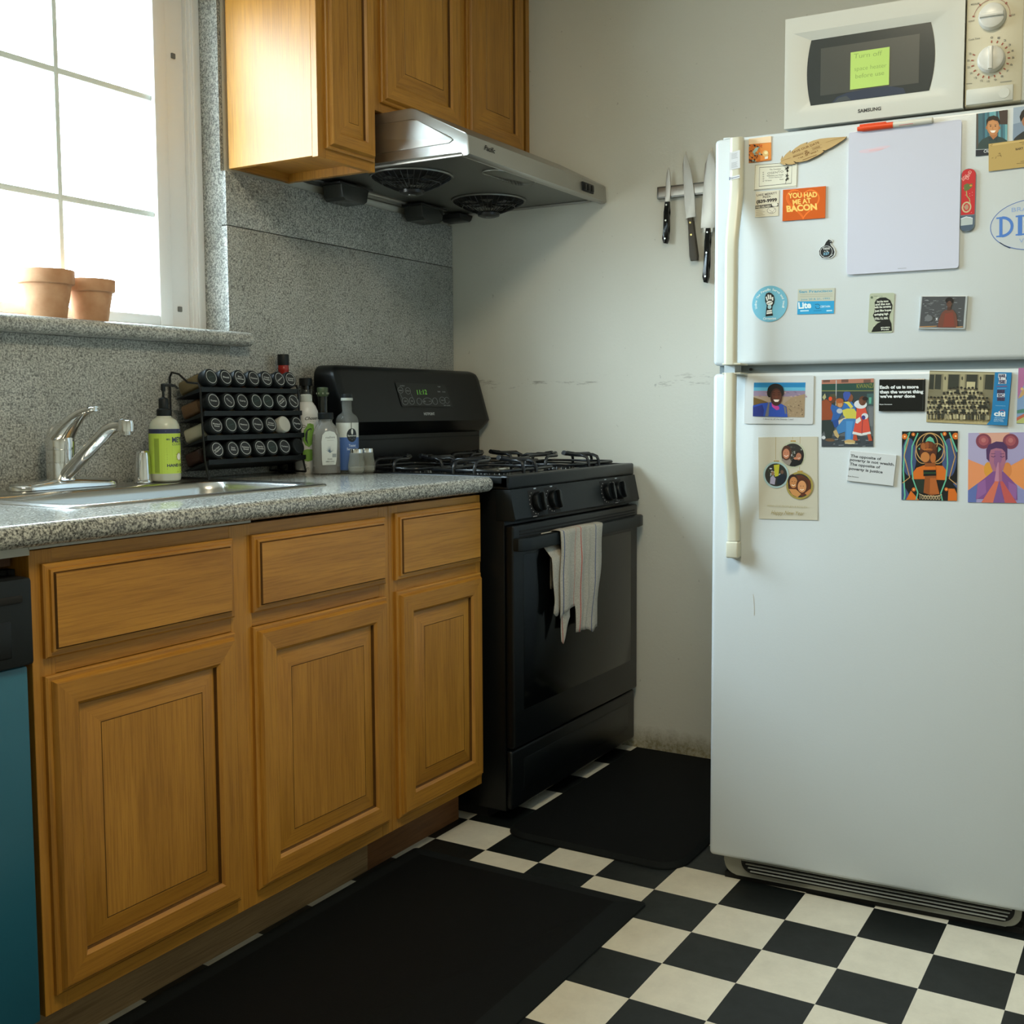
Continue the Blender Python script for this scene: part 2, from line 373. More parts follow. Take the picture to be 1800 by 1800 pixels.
# ------------------------------------------------------------------ room shell
T = .1526; OX, OY = -.963, -.8885
XW, YB, ZC = -4.6, -4.2, 2.62
mb = MB(); wi = mb.mi('tile_w'); bi = mb.mi('tile_b')
i0, i1 = math.floor((OY-0.15)/T)-12, 0
xs = []
for i in range(-7, 23):
    for j in range(-7, 25):
        xa, xb = OX-(j+1)*T, OX-j*T; ya, yb = OY-(i+1)*T, OY-i*T
        xa, xb, ya, yb = max(xa, XW), min(xb, 0), max(ya, YB), min(yb, 0)
        if xb-xa < .002 or yb-ya < .002: continue
        f = mb.bm.faces.new([mb.bm.verts.new(p) for p in ((xa, ya, 0), (xb, ya, 0), (xb, yb, 0), (xa, yb, 0))]); f.material_index = wi if (i+j) % 2 else bi
mb.box(XW-.1, .1, YB-.1, .2, -.1, -.0005, 'void')
struct(mb.finish('floor', fix=False, smooth=False))
mb = MB(); mb.box(XW-.1, .12, YB-.1, .22, ZC, ZC+.1, 'ceil'); struct(mb.finish('ceiling'))
mb = MB(); mb.box(0, .12, YB, .22, 0, ZC, 'wall'); struct(mb.finish('wall_right'))
# window wall, drywall face just behind the granite, with the opening
WX0, WX1, WZ0, WZ1 = -2.45, -1.06, 1.268, 2.26
mb = MB()
for b in ((XW, WX0-.013, 0, ZC), (WX1+.013, 0, 0, ZC), (WX0-.013, WX1+.013, 0, WZ0-.002), (WX0-.013, WX1+.013, WZ1+.016, ZC)): mb.box(b[0], b[1], .02, .22, b[2], b[3], 'wall')
struct(mb.finish('wall_window'))
mb = MB(); mb.box(XW, 0, YB-.12, YB, 0, ZC, 'wall'); struct(mb.finish('wall_back'))
mb = MB(); mb.box(XW-.12, XW, YB, .22, 0, ZC, 'wall'); struct(mb.finish('wall_left'))

# ------------------------------------------------------------------ windows
w1 = struct(thing('window_1', 'white vinyl window with grille bars above the sink', 'window', (-1.75, .1, 1.305), world=True))
del w1['category']; del w1['label']
mb = MB(); g = 'granite_wall'
mb.box(WX1, WX1+.012, .0205, .13, 1.3055, WZ1, g); mb.box(WX0-.012, WX0, .0205, .13, 1.305, WZ1, g); mb.box(WX0, WX1, .0205, .13, WZ1, WZ1+.015, g)
mb.finish('granite_jamb', w1)
mb = MB()   # outer frame
for b in ((WX1-.035, WX1, .085, .18), (WX0, WX0+.035, .085, .18)): mb.box(b[0], b[1], b[2], b[3], 1.305, WZ1, 'vinyl', .003)
mb.box(WX0, WX1, .085, .18, 1.300, 1.317, 'vinyl', .002); mb.box(WX0, WX1, .085, .18, WZ1-.03, WZ1, 'vinyl', .002)
mb.box(-1.100, -1.0955, .094, .17, 1.31, WZ1, 'vinyl'); mb.box(-1.172, -1.100, .105, .17, 1.31, WZ1-.01, 'vinyl', .002)
mb.box(-1.091, -1.083, .079, .09, 1.31, WZ1, 'vinyl', .002)
mb.finish('window_frame', w1)
mb = MB(); mb.box(-1.142, -1.129, .1005, .106, 1.358, 1.372, pm('grey_latch', (.16, .16, .15), .5), .002); mb.finish('frame_latch', w1)
mb = MB(); mb.box(-1.142, -1.129, .1005, .106, 2.012, 2.026, M['grey_latch'] if 'grey_latch' in M else bpy.data.materials['grey_latch'], .002); mb.finish('frame_latch', w1)
mb = MB()   # sash
mb.box(-1.214, -1.172, .088, .125, 1.317, WZ1-.03, 'vinyl', .004); mb.box(-2.415, -2.37, .088, .125, 1.317, WZ1-.03, 'vinyl', .004)
mb.box(-2.37, -1.214, .088, .125, 1.317, 1.343, 'vinyl', .004); mb.box(-2.37, -1.214, .088, .125, WZ1-.075, WZ1-.03, 'vinyl', .004)
mb.finish('sash', w1)
for x in (-1.492, -1.770, -2.05): mb = MB(); mb.box(x-.0065, x+.0065, .101, .110, 1.343, WZ1-.07, 'muntin', .002); mb.finish('grille_bar', w1)
for z in (1.600, 1.893): mb = MB(); mb.box(-2.37, -1.214, .1015, .1095, z-.0075, z+.0075, 'muntin', .002); mb.finish('grille_bar', w1)
mb = MB(); mb.box(-2.37, -1.214, .112, .115, 1.343, WZ1-.075, 'glass'); mb.finish('window_pane', w1)
mb = MB()
pr = [(.175, 1.268), (-.022, 1.268)]+[(-.028+.0175*-sin(a)*1.0, 1.2865-.0185*cos(a)) for a in [pi*k/8 for k in range(9)]]+[(.175, 1.305)]
mb.prism([(y, z) for y, z in pr], -2.6, -1.018, 'granite_wall', ax='x'); mb.finish('window_sill', w1, sharp=50)

# ------------------------------------------------------------------ granite backsplash
mb = MB(); mb.box(-4.5, -1.0615, .0, .0195, .923, 1.2675, 'granite_wall', .0015); mb.box(-1.0615, -.002, 0, .0195, .923, 1.5855, 'granite_wall', .0015)
tag(mb.finish('backsplash_panel', loc=(-2, 0, .9)), 'large lower slab of grey speckled granite backsplash running under the windowsill', 'backsplash')
mb = MB(); mb.box(-1.0615, -.002, .001, .0195, 1.588, 1.729, 'granite_wall', .0015)
tag(mb.finish('backsplash_panel', loc=(-.5, 0, 1.588)), 'upper strip of grey granite above the thin seam, under the wooden cupboards', 'backsplash')

# ------------------------------------------------------------------ base cabinets
YF = -.633
DOOR = [(0, 0), (0, .007), (.003, .0095), (.008, .0095), (.009, .014), (.013, .0195), (.050, .0195), (.056, .014), (.0565, .0075), (.0585, .0075), (.064, .0095), (.095, .0165), (.0956, .0150), (.0966, .0165)]
DRW = [(0, 0), (0, .007), (.003, .0095), (.009, .0095), (.010, .014), (.014, .0150), (.0148, .0138), (.0165, .0185)]
def scaleprof(p, f): return [(a*f if a > .04 else a, d) for a, d in p]
def wooddoor(name, par, x0, x1, z0, z1, y, f=1.0, prof=None):
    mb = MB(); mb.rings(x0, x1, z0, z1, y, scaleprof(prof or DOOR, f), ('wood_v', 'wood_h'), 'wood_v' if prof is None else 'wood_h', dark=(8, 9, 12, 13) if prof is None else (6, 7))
    return mb.finish(name, par, sharp=28)
def frame(par, x0, x1, z0, z1, y, stiles, rails, th=.019):
    mb = MB()
    for a, b in stiles: mb.box(a, b, y, y+th, z0, z1, 'wood_v', .0008, 1)
    for (a, b) in rails:
        for k in range(len(stiles)-1): mb.box(stiles[k][1], stiles[k+1][0], y+.0006, y+th, a, b, 'wood_h')
    mb.finish('face_frame', par)
ca = thing('base_cabinet', 'wide oak sink cabinet with two doors and two false drawer fronts beside dishwasher', 'cabinet', (-1.67, -.3, 0), world=True)
X0, X1 = -2.131, -1.2065
mb = MB(); mb.box(X0, X1, YF+.019, -.002, .11, .70, 'wood_v'); mb.box(X0, X0+.018, YF+.019, -.002, .70, .875, 'wood_v'); mb.box(X1-.018, X1, YF+.019, -.002, .70, .875, 'wood_v')
mb.finish('carcass', ca)
frame(ca, X0, X1, .11, .876, YF, [(X0, X0+.042), (-1.702, -1.646), (X1-.036, X1)], [(.842, .876), (.672, .712), (.11, .15)])
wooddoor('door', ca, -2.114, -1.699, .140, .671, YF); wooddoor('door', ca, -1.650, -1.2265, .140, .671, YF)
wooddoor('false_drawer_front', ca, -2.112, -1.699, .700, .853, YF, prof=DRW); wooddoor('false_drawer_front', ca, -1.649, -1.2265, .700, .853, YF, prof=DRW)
mb = MB(); mb.box(X0, X1+.0003, -.558, -.545, .0, .11, 'toe'); mb.finish('toe_kick', ca)
cb = thing('base_cabinet', 'narrow reddish oak cabinet with one door and one drawer next to the stove', 'cabinet', (-1.01, -.3, 0), world=True)
X0, X1 = -1.2055, -.819
mb = MB(); mb.box(X0, X1, YF+.019, -.002, .11, .875, 'wood_v'); mb.finish('carcass', cb)
frame(cb, X0, X1, .11, .876, YF, [(X0, X0+.034), (X1-.022, X1)], [(.845, .876), (.672, .712), (.11, .15)])
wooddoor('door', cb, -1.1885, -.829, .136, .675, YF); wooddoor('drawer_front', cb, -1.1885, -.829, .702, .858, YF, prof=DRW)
mb = MB(); mb.box(X0, X1, -.558, -.545, 0, .11, 'toe2'); mb.finish('toe_kick', cb)

# ------------------------------------------------------------------ countertop with bullnose
mb = MB(); zt, zb_ = .922, .884
SX0, SX1, SY0, SY1 = -1.925, -1.256, -.483, -.045   # sink cut-out
mb.box(-4.4, SX0, -.60, -.0005, zb_, zt, 'granite'); mb.box(SX1, -.80, -.60, -.0005, zb_, zt, 'granite')
mb.box(SX0, SX1, -.60, SY0, zb_, zt, 'granite'); mb.box(SX0, SX1, SY1, -.0005, zb_, zt, 'granite')
def nose(k, n=14):   # half round profile, (outward, z)
    a = pi*k/n; return .019*sin(a)**.8, (zt+zb_)/2-.019*cos(a)*-1
n = 14; R = []
def ringat(P, d): return [mb.bm.verts.new((P[0]+d[0]*nose(k)[0], P[1]+d[1]*nose(k)[0], nose(k)[1])) for k in range(n+1)]
path = [((-4.4, -.648), (0, -1)), ((-.818, -.648), (0, -1))]
for k in range(1, 7):
    a = radians(15*k); path.append(((-.818+.018*sin(a), -.630-.018*cos(a)), (sin(a), -cos(a))))
path.append(((-.800, -.0005), (1, 0)))
gi = mb.mi('granite'); prev = None
inner = [(-4.4, -.60)]+[(-.818, -.60)]*1+[(-.80, -.60)]*6+[(-.80, -.0005)]
for (P, d), q in zip(path, inner):
    r = ringat(P, d) if d[0] < .9 else [mb.bm.verts.new((P[0]+.010*nose(k)[0]/.019, P[1], nose(k)[1])) for k in range(n+1)]
    top = mb.bm.verts.new((q[0], q[1], zt)); bot = mb.bm.verts.new((q[0], q[1], zb_))
    # nose(0) is the top edge
    full = [top]+r+[bot]
    if prev:
        for k in range(len(full)-1):
            try: mb.bm.faces.new((prev[k], full[k], full[k+1], prev[k+1])).material_index = gi
            except ValueError: pass
    prev = full
bmesh.ops.remove_doubles(mb.bm, verts=mb.bm.verts, dist=.00001)
tag(mb.finish('countertop', loc=(-1.5, -.3, .884), sharp=50), 'polished grey speckled granite countertop with rounded front edge over the oak cabinets', 'countertop')
mb = MB(); mb.box(-4.4, -2.139, -.647, -.55, .871, .8838, pm('pale_trim_strip', (.42, .42, .38), .5)); mb.box(-4.4, -2.1405, -.60, -.02, .8515, .871, 'dark_wood'); mb.box(-2.1405, -1.66, -.6495, -.634, .8800, .8838, bpy.data.materials['pale_trim_strip'])
struct(mb.finish('trim_1'))

# ------------------------------------------------------------------ dishwasher
dw = thing('dishwasher', 'black dishwasher with blue protective film on its door, left of the oak cabinets', 'dishwasher', (-2.45, -.3, 0), world=True)
mb = MB(); mb.box(-2.74, -2.145, -.60, -.03, .1, .845, 'void'); mb.box(-2.74, -2.15, -.52, -.03, 0, .1, 'void'); mb.finish('body', dw)
mb = MB(); mb.box(-2.74, -2.1415, -.655, -.60, .699, .838, 'blackp', .006); mb.box(-2.72, -2.16, -.658, -.64, .80, .812, 'void', .003); mb.box(-2.60, -2.18, -.6565, -.64, .715, .775, 'black', .004); mb.finish('control_panel', dw)
mb = MB(); mb.box(-2.74, -2.1475, -.645, -.60, .115, .697, 'teal', .004); mb.finish('door_panel', dw)
mb = MB(); mb.box(-2.1475, -2.133, -.60, -.58, .0, .845, 'void'); mb.finish('gap_shade_strip', dw)  # near-black strip standing in for the shade inside this gap

# ------------------------------------------------------------------ wall cabinets
def wallcab(label, x0, x1, z0, doors, under=.025):
    c = thing('wall_cabinet', label, 'cabinet', ((x0+x1)/2, -.15, z0), world=True); y = -.309; t = .016
    mb = MB(); mb.box(x0, x0+t, y+.019, -.0015, z0+.003, 2.615, 'wood_v', .0006, 1); mb.box(x1-t, x1, y+.019, -.0015, z0+.003, 2.615, 'wood_v')
    mb.box(x0+t, x1-t, y+.019, -.0015, z0+under, z0+under+.012, 'wood_h'); mb.box(x0+t, x1-t, -.018, -.0015, z0+.004, z0+under, 'wood_h'); mb.box(x0+t, x1-t, -.010, -.0015, z0+under, 2.615, 'wood_v')
    mb.finish('carcass', c)
    st = [(x0, x0+.030)]+[(a[1]-.012, b[0]+.012) for a, b in zip(doors, doors[1:])]+[(x1-.022, x1)]
    frame(c, x0, x1, z0, 2.615, y, st, [(z0, z0+.04), (2.55, 2.615)])
    for a, b in doors: wooddoor('door', c, a, b, z0+.024, 2.56, y, f=.82 if b-a < .25 else 1.0)
    return c
wallcab('narrow oak wall cupboard with one slim door next to the window, its side lit', -1.051, -.8225, 1.731, [(-1.026, -.832)])
wallcab('wide oak wall cupboard with two doors above the steel range hood', -.822, -.001, 1.896, [(-.800, -.425), (-.385, -.058)])

# ------------------------------------------------------------------ range hood
hd = thing('range_hood', 'brushed steel range hood with two round fan cages mounted above the stove', 'range hood', (-.4, -.3, 1.75), world=True)
HX0, HX1 = -.800, -.008
mb = MB(); pr = [(-.004, 1.762), (-.004, 1.892), (-.41, 1.892), (-.43, 1.887), (-.585, 1.806), (-.5935, 1.800), (-.597, 1.752), (-.590, 1.748), (-.575, 1.748), (-.575, 1.762)]
mb.prism(pr, HX0, HX1, 'hood', ax='x', bev=.0035); mb.finish('hood_shell', hd)
mb = MB()   # embossed side panel
e = [(-.06, 1.785), (-.535, 1.785), (-.548, 1.792), (-.540, 1.801), (-.435, 1.856), (-.420, 1.862), (-.06, 1.862)]
mb.prism(e, HX0-.0035, HX0+.001, 'hood', ax='x', bev=.003); mb.finish('side_emboss', hd)
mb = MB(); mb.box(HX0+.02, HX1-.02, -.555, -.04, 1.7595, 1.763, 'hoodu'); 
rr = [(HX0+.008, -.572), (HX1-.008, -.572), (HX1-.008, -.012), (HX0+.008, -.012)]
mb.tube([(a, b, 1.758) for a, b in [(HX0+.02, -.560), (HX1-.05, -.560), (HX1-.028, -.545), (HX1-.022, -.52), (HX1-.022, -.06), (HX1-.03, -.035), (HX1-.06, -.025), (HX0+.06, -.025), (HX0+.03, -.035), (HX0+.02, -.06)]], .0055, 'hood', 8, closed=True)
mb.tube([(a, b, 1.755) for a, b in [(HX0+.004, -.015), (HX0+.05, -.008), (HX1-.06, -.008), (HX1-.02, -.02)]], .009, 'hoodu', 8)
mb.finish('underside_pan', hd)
for cx, cy in ((-.628, -.287), (-.205, -.277)):
    mb = MB(); R = .115
    mb.lathe([(R, -.001), (R-.004, -.004), (R-.006, -.0015)], 'void', (cx, cy, 1.7595), 40)
    mb.tube([(cx+R*cos(2*pi*k/40), cy+R*sin(2*pi*k/40), 1.757) for k in range(40)], .004, 'hoodu', 6, closed=True)
    mb.tube([(cx+R*.72*cos(2*pi*k/40), cy+R*.72*sin(2*pi*k/40), 1.736) for k in range(40)], .0016, 'bk', 5, closed=True)
    cg = mb.finish('fan_cage', hd)
    mb = MB()
    for k in range(36):
        a = 2*pi*k/36; mb.tube([(cx+r*cos(a), cy+r*sin(a), z) for r, z in ((R, 1.757), (R*.95, 1.751), (R*.72, 1.736), (R*.45, 1.723), (.03, 1.716))], .0012, 'bk', 4)
    mb.finish('wires', cg)
    mb = MB(); mb.lathe([(.0, -.012), (.022, -.012), (.034, -.008), (.036, 0), (.031, .004)], 'bk', (cx, cy, 1.717), 28); mb.lathe([(.012, -.014), (.012, -.010)], 'hoodu', (cx, cy, 1.717), 16); mb.finish('hub', cg)
    mb = MB()
    for k in range(7):
        a = 2*pi*k/7; mb.prism([(cx+.02*cos(a), cy+.02*sin(a)), (cx+.09*cos(a-.2), cy+.09*sin(a-.2)), (cx+.09*cos(a+.28), cy+.09*sin(a+.28))], 1.746, 1.7475, 'bk', ax='z')
    mb.finish('fan_blades', cg)
mb = MB(); ob = [(-.475+.075*s_+.036*cos(a), -.520+.036*sin(a)) for s_, r in ((1, range(-6, 7)), (-1, range(6, 19))) for a in [pi*k/12 for k in r]]
mb.prism(ob, 1.7535, 1.7598, 'plasticc', ax='z', bev=.001); mb.tube([(x, y, 1.7565) for x, y in ob], .0022, 'hood', 6, closed=True); mb.finish('light_lens', hd)
for a, b in ((-.705, -.553), (-.312, -.163)):
    mb = MB(); mb.prism([(a+.012, 1.752), (b-.012, 1.752), (b-.022, 1.712), (b-.034, 1.704), (a+.030, 1.704), (a+.020, 1.712)], -.085, -.012, pm('smoky_plastic_cup', (.035, .038, .035), .25) if 'smoky_plastic_cup' not in bpy.data.materials else bpy.data.materials['smoky_plastic_cup'], ax='y', bev=.004)
    mb.box(a, b, -.09, -.008, 1.7475, 1.7545, 'bk', .002); mb.finish('grease_cup', hd)
mb = MB(); mb.prism([(-.09, 1.754), (-.01, 1.754), (-.02, 1.737), (-.03, 1.731), (-.07, 1.731), (-.085, 1.738)], -.09, -.01, 'bk', ax='y', bev=.002); mb.finish('corner_bracket', hd)
mb = MB(); mb.box(-.176, -.103, -.5995, -.590, 1.762, 1.789, 'blackp', .0015)
for k in range(3): mb.box(-.172+.0235*k, -.153+.0235*k, -.6025, -.598, 1.766, 1.785, 'black', .002)
mb.finish('switch_panel', hd)
mb = MB(); A = Art(mb, .062, .026, (0, 0), (62, 0), (0, 26), y=-.5966, ox=-.699, oz=1.769); A.text('Pacific', (3, 19), (56, 19), 13, '#101010', bold=.02, shear=.3); mb.finish('maker_lettering', hd)

# ------------------------------------------------------------------ stove
sv = thing('gas_stove', 'black four burner gas stove between the oak cabinets and the right wall', 'stove', (-.4, -.35, 0), world=True)
A0, A1 = -.785, -.022
mb = MB(); mb.box(A0+.003, A1-.003, -.685, -.03, .03, .888, 'black', .004); mb.box(A0+.02, A1-.02, -.62, -.05, .0, .04, 'void'); mb.finish('stove_body', sv)
mb = MB()   # cooktop: tray with raised rim
pr = [(-.03, .902), (-.03, .925), (-.03, .925)]
mb.box(A0, A1, -.700, -.03, .889, .9075, 'black', .003)
for b in ((A0, A1, -.701, -.672), (A0, A1, -.135, -.03)): mb.box(b[0], b[1], b[2], b[3], .889, .9255, 'black', .006, 3)
for b in ((A0, A0+.028), (A1-.028, A1)): mb.box(b[0], b[1], -.700, -.035, .890, .9250, 'black', .006, 3)
mb.finish('cooktop', sv)
for cx in (-.595, -.21):
    for cy, r in ((-.535, .088), (-.265, .080)):
        bn = MB(); bn.lathe([(r+.012, 0), (r+.008, .004), (r, .003), (r*.55, -.001), (r*.5, 0)], 'steel', (cx, cy, .908), 36)
        bo = bn.finish('drip_pan', sv)
        bn = MB(); bn.lathe([(.040, 0), (.044, .006), (.044, .012), (.040, .014), (.036, .019), (.006, .021)], 'bk', (cx, cy, .9085), 32)
        for k in range(20):
            a = 2*pi*k/20; bn.box(cx+.0445*cos(a)-.001, cx+.0445*cos(a)+.001, cy+.0445*sin(a)-.001, cy+.0445*sin(a)+.001, .912, .920, 'steel')
        bn.finish('burner', sv)
        gt = MB(); zt_ = .957; w_, d_ = .150, .118
        for sx, sy in ((1, 0), (-1, 0), (0, 1), (0, -1)):
            for o_ in (-.034, .034):
                L_ = w_ if sx else d_
                def P(d, oo, z): return (cx+sx*d+(0 if sx else oo), cy+sy*d+(oo if sx else 0), z)
                pts = [P(.030, o_*.15, zt_+.003), P(.045, o_*.35, zt_+.001), P(.075, o_*.9, zt_), P(L_-.02, o_, zt_), P(L_-.006, o_, zt_-.005), P(L_, o_, zt_-.018), P(L_+.001, o_, .912)]
                gt.tube(pts, .0048, 'bk', 8)
            gt.tube([P(.026, 0, zt_+.004), P(.050, 0, zt_+.001)], .0075, 'bk', 8)
        gt.tube([(cx+(w_-.004)*a, cy+(d_-.004)*b, .932) for a, b in ((-1, -.25), (-1, -.9), (-.9, -1), (.9, -1), (1, -.9), (1, .9), (.9, 1), (-.9, 1), (-1, .9))], .0045, 'bk', 6, closed=True)
        gt.finish('grate', sv, sharp=60)
# front knob panel, slightly raked
mb = MB(); mb.prism([(-.66, .8885), (-.704, .8885), (-.7205, .812), (-.716, .806), (-.66, .806)], A0, A1, 'blackp', ax='x', bev=.002)
kp = mb.finish('knob_panel', sv)
tilt = math.atan2(.0165, .0765)
def onpanel(x, z, d=0): # point on raked face
    y = -.704-(.8885-z)*.0165/.0765; return Vector((x, y-d*cos(tilt), z+d*sin(tilt)))
for x in (-.664, -.575, -.240, -.168):
    mb = MB(); q0 = onpanel(x, .8475, .0004)
    mb.box(x-.0355, x+.0355, q0.y-.0002, q0.y+.003, .8475-.0345, .8475+.0345, 'void', .001)
    for v in mb.bm.verts: v.co.y -= (.8475-v.co.z)*.0165/.0765
    for k in range(8):
        a = radians(118+k*22); q = onpanel(x-.004+.031*cos(a), .8475+.030*sin(a), .0008); mb.box(q.x-.0011, q.x+.0011, q.y-.0005, q.y+.001, q.z-.0011, q.z+.0011, '#b9b4b2')
    q = onpanel(x+.005, .8850, .0006); mb.box(q.x-.006, q.x+.006, q.y-.0004, q.y+.001, q.z-.002, q.z+.001, '#a8aeb4')
    if x in (-.664, -.168): q = onpanel(x-.02, .8125, .0006); mb.box(q.x-.010, q.x+.010, q.y-.0004, q.y+.001, q.z-.0012, q.z+.0008, '#a09a98')
    mb.finish('dial_marks', kp)
    o_ = onpanel(x+.002, .8475); q = Vector((0, -cos(tilt), sin(tilt)))
    ex = Vector((1, 0, 0)); ez = q; ey = ez.cross(ex); Mx = Matrix((ex, ey, ez)).transposed().to_4x4(); Mx.translation = o_
    mb = MB(); mb.lathe([(.026, 0), (.0275, .004), (.0275, .014), (.0255, .0175), (.012, .0185)], 'black', seg=32, mat=Mx)
    kb = mb.finish('knob', sv)
    mb = MB(); mb.prism([(-.004, -.0245), (.004, -.0245), (.006, 0), (.004, .0245), (-.004, .0245), (-.006, 0)], .016, .029, 'black', ax='z', bev=.0025)
    bmesh.ops.transform(mb.bm, matrix=Mx, verts=mb.bm.verts); mb.finish('grip', kb)
# oven door
mb = MB(); mb.box(A0, A1, -.7145, -.687, .203, .796, 'black', .007, 3)
mb.box(A0+.05, A1-.05, -.7155, -.70, .30, .715, 'blackg', .0015); od = mb.finish('oven_door', sv)
mb = MB()
for k in range(4): mb.box(A0+.03, A1-.025, -.7165, -.70, .772-.0082*k+.004, .7765-.0082*k+.004, 'void', .001)
mb.finish('vent_slots', od)
mb = MB(); pts = [(A0+.004, .7480)]
prf = [(A0+.002, -.712), (A0+.002, -.728), (A0+.012, -.738), (A0+.05, -.745), (A1-.05, -.745), (A1-.012, -.738), (A1-.001, -.730), (A1-.001, -.712), (A1-.02, -.712), (A1-.03, -.724), (A1-.06, -.732), (A0+.06, -.732), (A0+.03, -.724), (A0+.02, -.712)]
mb.prism(prf, .728, .763, 'blackp', ax='z', bev=.004); mb.finish('oven_handle', od)
mb = MB(); mb.box(A0, A1, -.706, -.687, .037, .197, 'black', .008, 3); mb.box(A0+.06, A1-.05, -.7085, -.70, .075, .165, 'black', .006, 2); mb.finish('storage_drawer', sv)
# backguard
def bgy(z):
    if z > 1.062: return -.112-(1.225-z)/(1.225-1.062)*.050
    if z > 1.02: return -.162+(1.062-z)/(.042)*.034
    return -.128
def rr2(x0, x1, z0, z1, r0, r1, n=8):
    P = []
    for cx, cz, a0, r in ((x1-r1, z1-r1, 0, r1), (x0+r1, z1-r1, 90, r1), (x0+r0, z0+r0, 180, r0), (x1-r0, z0+r0, 270, r0)):
        for k in range(n+1): a = radians(a0+90*k/n); P.append((cx+r*cos(a), cz+r*sin(a)))
    return P
mb = MB(); bi_ = mb.mi('black'); prev = None
bx0, bx1, bz0, bz1 = A0+.004, A1+.004, 1.020, 1.226
def inset(z):
    if z > bz1-.034: return .034-sqrt(max(0, .034**2-(z-(bz1-.034))**2))
    if z < bz0+.036: return (.036-sqrt(max(0, .036**2-((bz0+.036)-z)**2)))*.9
    return 0
lv = [bz0+.036*(1-cos(radians(a))) for a in range(0, 91, 15)]+[1.062, 1.09, 1.13, 1.17]+[bz1-.034*(1-sin(radians(a))) for a in range(0, 91, 15)]
for z in lv:
    n0 = inset(z); e_ = max(0, (z-(bz1-.012))/.012); yf_ = bgy(z)+.012*e_*e_+.006*max(0, (bz0+.008-z)/.008)
    P4 = [(bx0+n0, -.045), (bx0+n0, yf_+.014), (bx0+n0+.003, yf_+.005), (bx0+n0+.012, yf_+.0008), (bx0+n0+.03, yf_), (bx1-n0-.03, yf_), (bx1-n0-.012, yf_+.0008), (bx1-n0-.003, yf_+.005), (bx1-n0, yf_+.014), (bx1-n0, -.045)]
    cur = [mb.bm.verts.new((x, y, z)) for x, y in P4]
    if prev:
        for k in range(len(cur)): mb.bm.faces.new((prev[k], prev[(k+1) % len(cur)], cur[(k+1) % len(cur)], cur[k])).material_index = bi_
    else: mb.bm.faces.new(cur[::-1]).material_index = bi_
    prev = cur
mb.bm.faces.new(prev).material_index = bi_
mb.finish('backguard', sv, sharp=40)
bgo = [o for o in sv.children if o.name.startswith('backguard')][0]
mb = MB(); mb.box(A0+.012, A1-.010, -.126, -.045, .905, 1.045, 'black', .006); mb.box(A0+.03, A1-.02, -.129, -.10, 1.008, 1.0115, 'blackp'); mb.finish('splash_plate', sv)
mb = MB(); mb.box(A0+.004, A0+.03, -.155, -.05, .925, 1.03, 'black', .008); mb.finish('side_bracket', sv)
# clock display, follows the raked face
rk = math.atan2(.050, .163); mb = MB()
A = Art(mb, .262, .0785, (780, 365), (1185, 378), (800, 575), ox=0, oz=0)   # crop frame
A.poly([(775, 360), (1185, 378), (1226, 585), (800, 560)], '#0b0e0f', clip=False)
gr = '#7d8585'
for (x, y, rx, ry) in ((808, 425, 20, 26), (866, 432, 20, 28), (831, 520, 23, 30), (884, 520, 20, 30), (944, 524, 19, 28), (1076, 526, 20, 30), (1140, 520, 24, 30), (1180, 520, 20, 28)): A.ring((x, y), rx, ry, 2.5, gr, 20)
A.ell((1012, 525), 38, 30, '#0b0e0f'); A.ring((1012, 525), 38, 30, 2.5, gr, 20); A.line([(978+0, 525), (998, 525)], 3, gr); A.line([(988, 513), (988, 537)], 3, gr); A.line([(1022, 525), (1040, 525)], 3, gr)
A.line([(800, 455), (812, 495)], 2, gr); A.line([(885, 455), (895, 495)], 2, gr)
for t_, x, y, w_ in (('OVEN', 808, 392, 36), ('BAKE', 796, 432, 24), ('BROIL', 852, 436, 28), ('OFF', 822, 524, 20), ('ON', 876, 524, 16), ('TEMP', 1116, 402, 26), ('TIMER', 1108, 446, 26), ('CLOCK', 1150, 448, 28), ('START', 1128, 524, 24), ('SELF CLEAN', 1144, 570, 56)): A.text(t_, (x, y), (x+w_, y+2), 10, '#8b9292', bold=.01)
A.text('11:12', (938, 466), (1018, 464), 42, pm('lit_green_segments', (.05, .2, .02), .5, Emission_Color=(.25, .8, .08, 1), Emission_Strength=.35), bold=0)
bmesh.ops.rotate(mb.bm, cent=(0, 0, 0), matrix=Matrix.Rotation(-rk, 3, 'X'), verts=mb.bm.verts); bmesh.ops.translate(mb.bm, vec=(-.374, bgy(1.103)-.0022, 1.103), verts=mb.bm.verts)
mb.finish('clock_display', bgo)
mb = MB(); A = Art(mb, .062, .012, (0, 0), (62, 0), (0, 12)); A.text('HOTPOINT', (2, 10), (60, 10), 8.5, '#a9adad', bold=.03)
bmesh.ops.rotate(mb.bm, cent=(0, 0, 0), matrix=Matrix.Rotation(-rk, 3, 'X'), verts=mb.bm.verts); bmesh.ops.translate(mb.bm, vec=(-.372, bgy(1.078)-.0022, 1.078), verts=mb.bm.verts); mb.finish('maker_lettering', bgo)

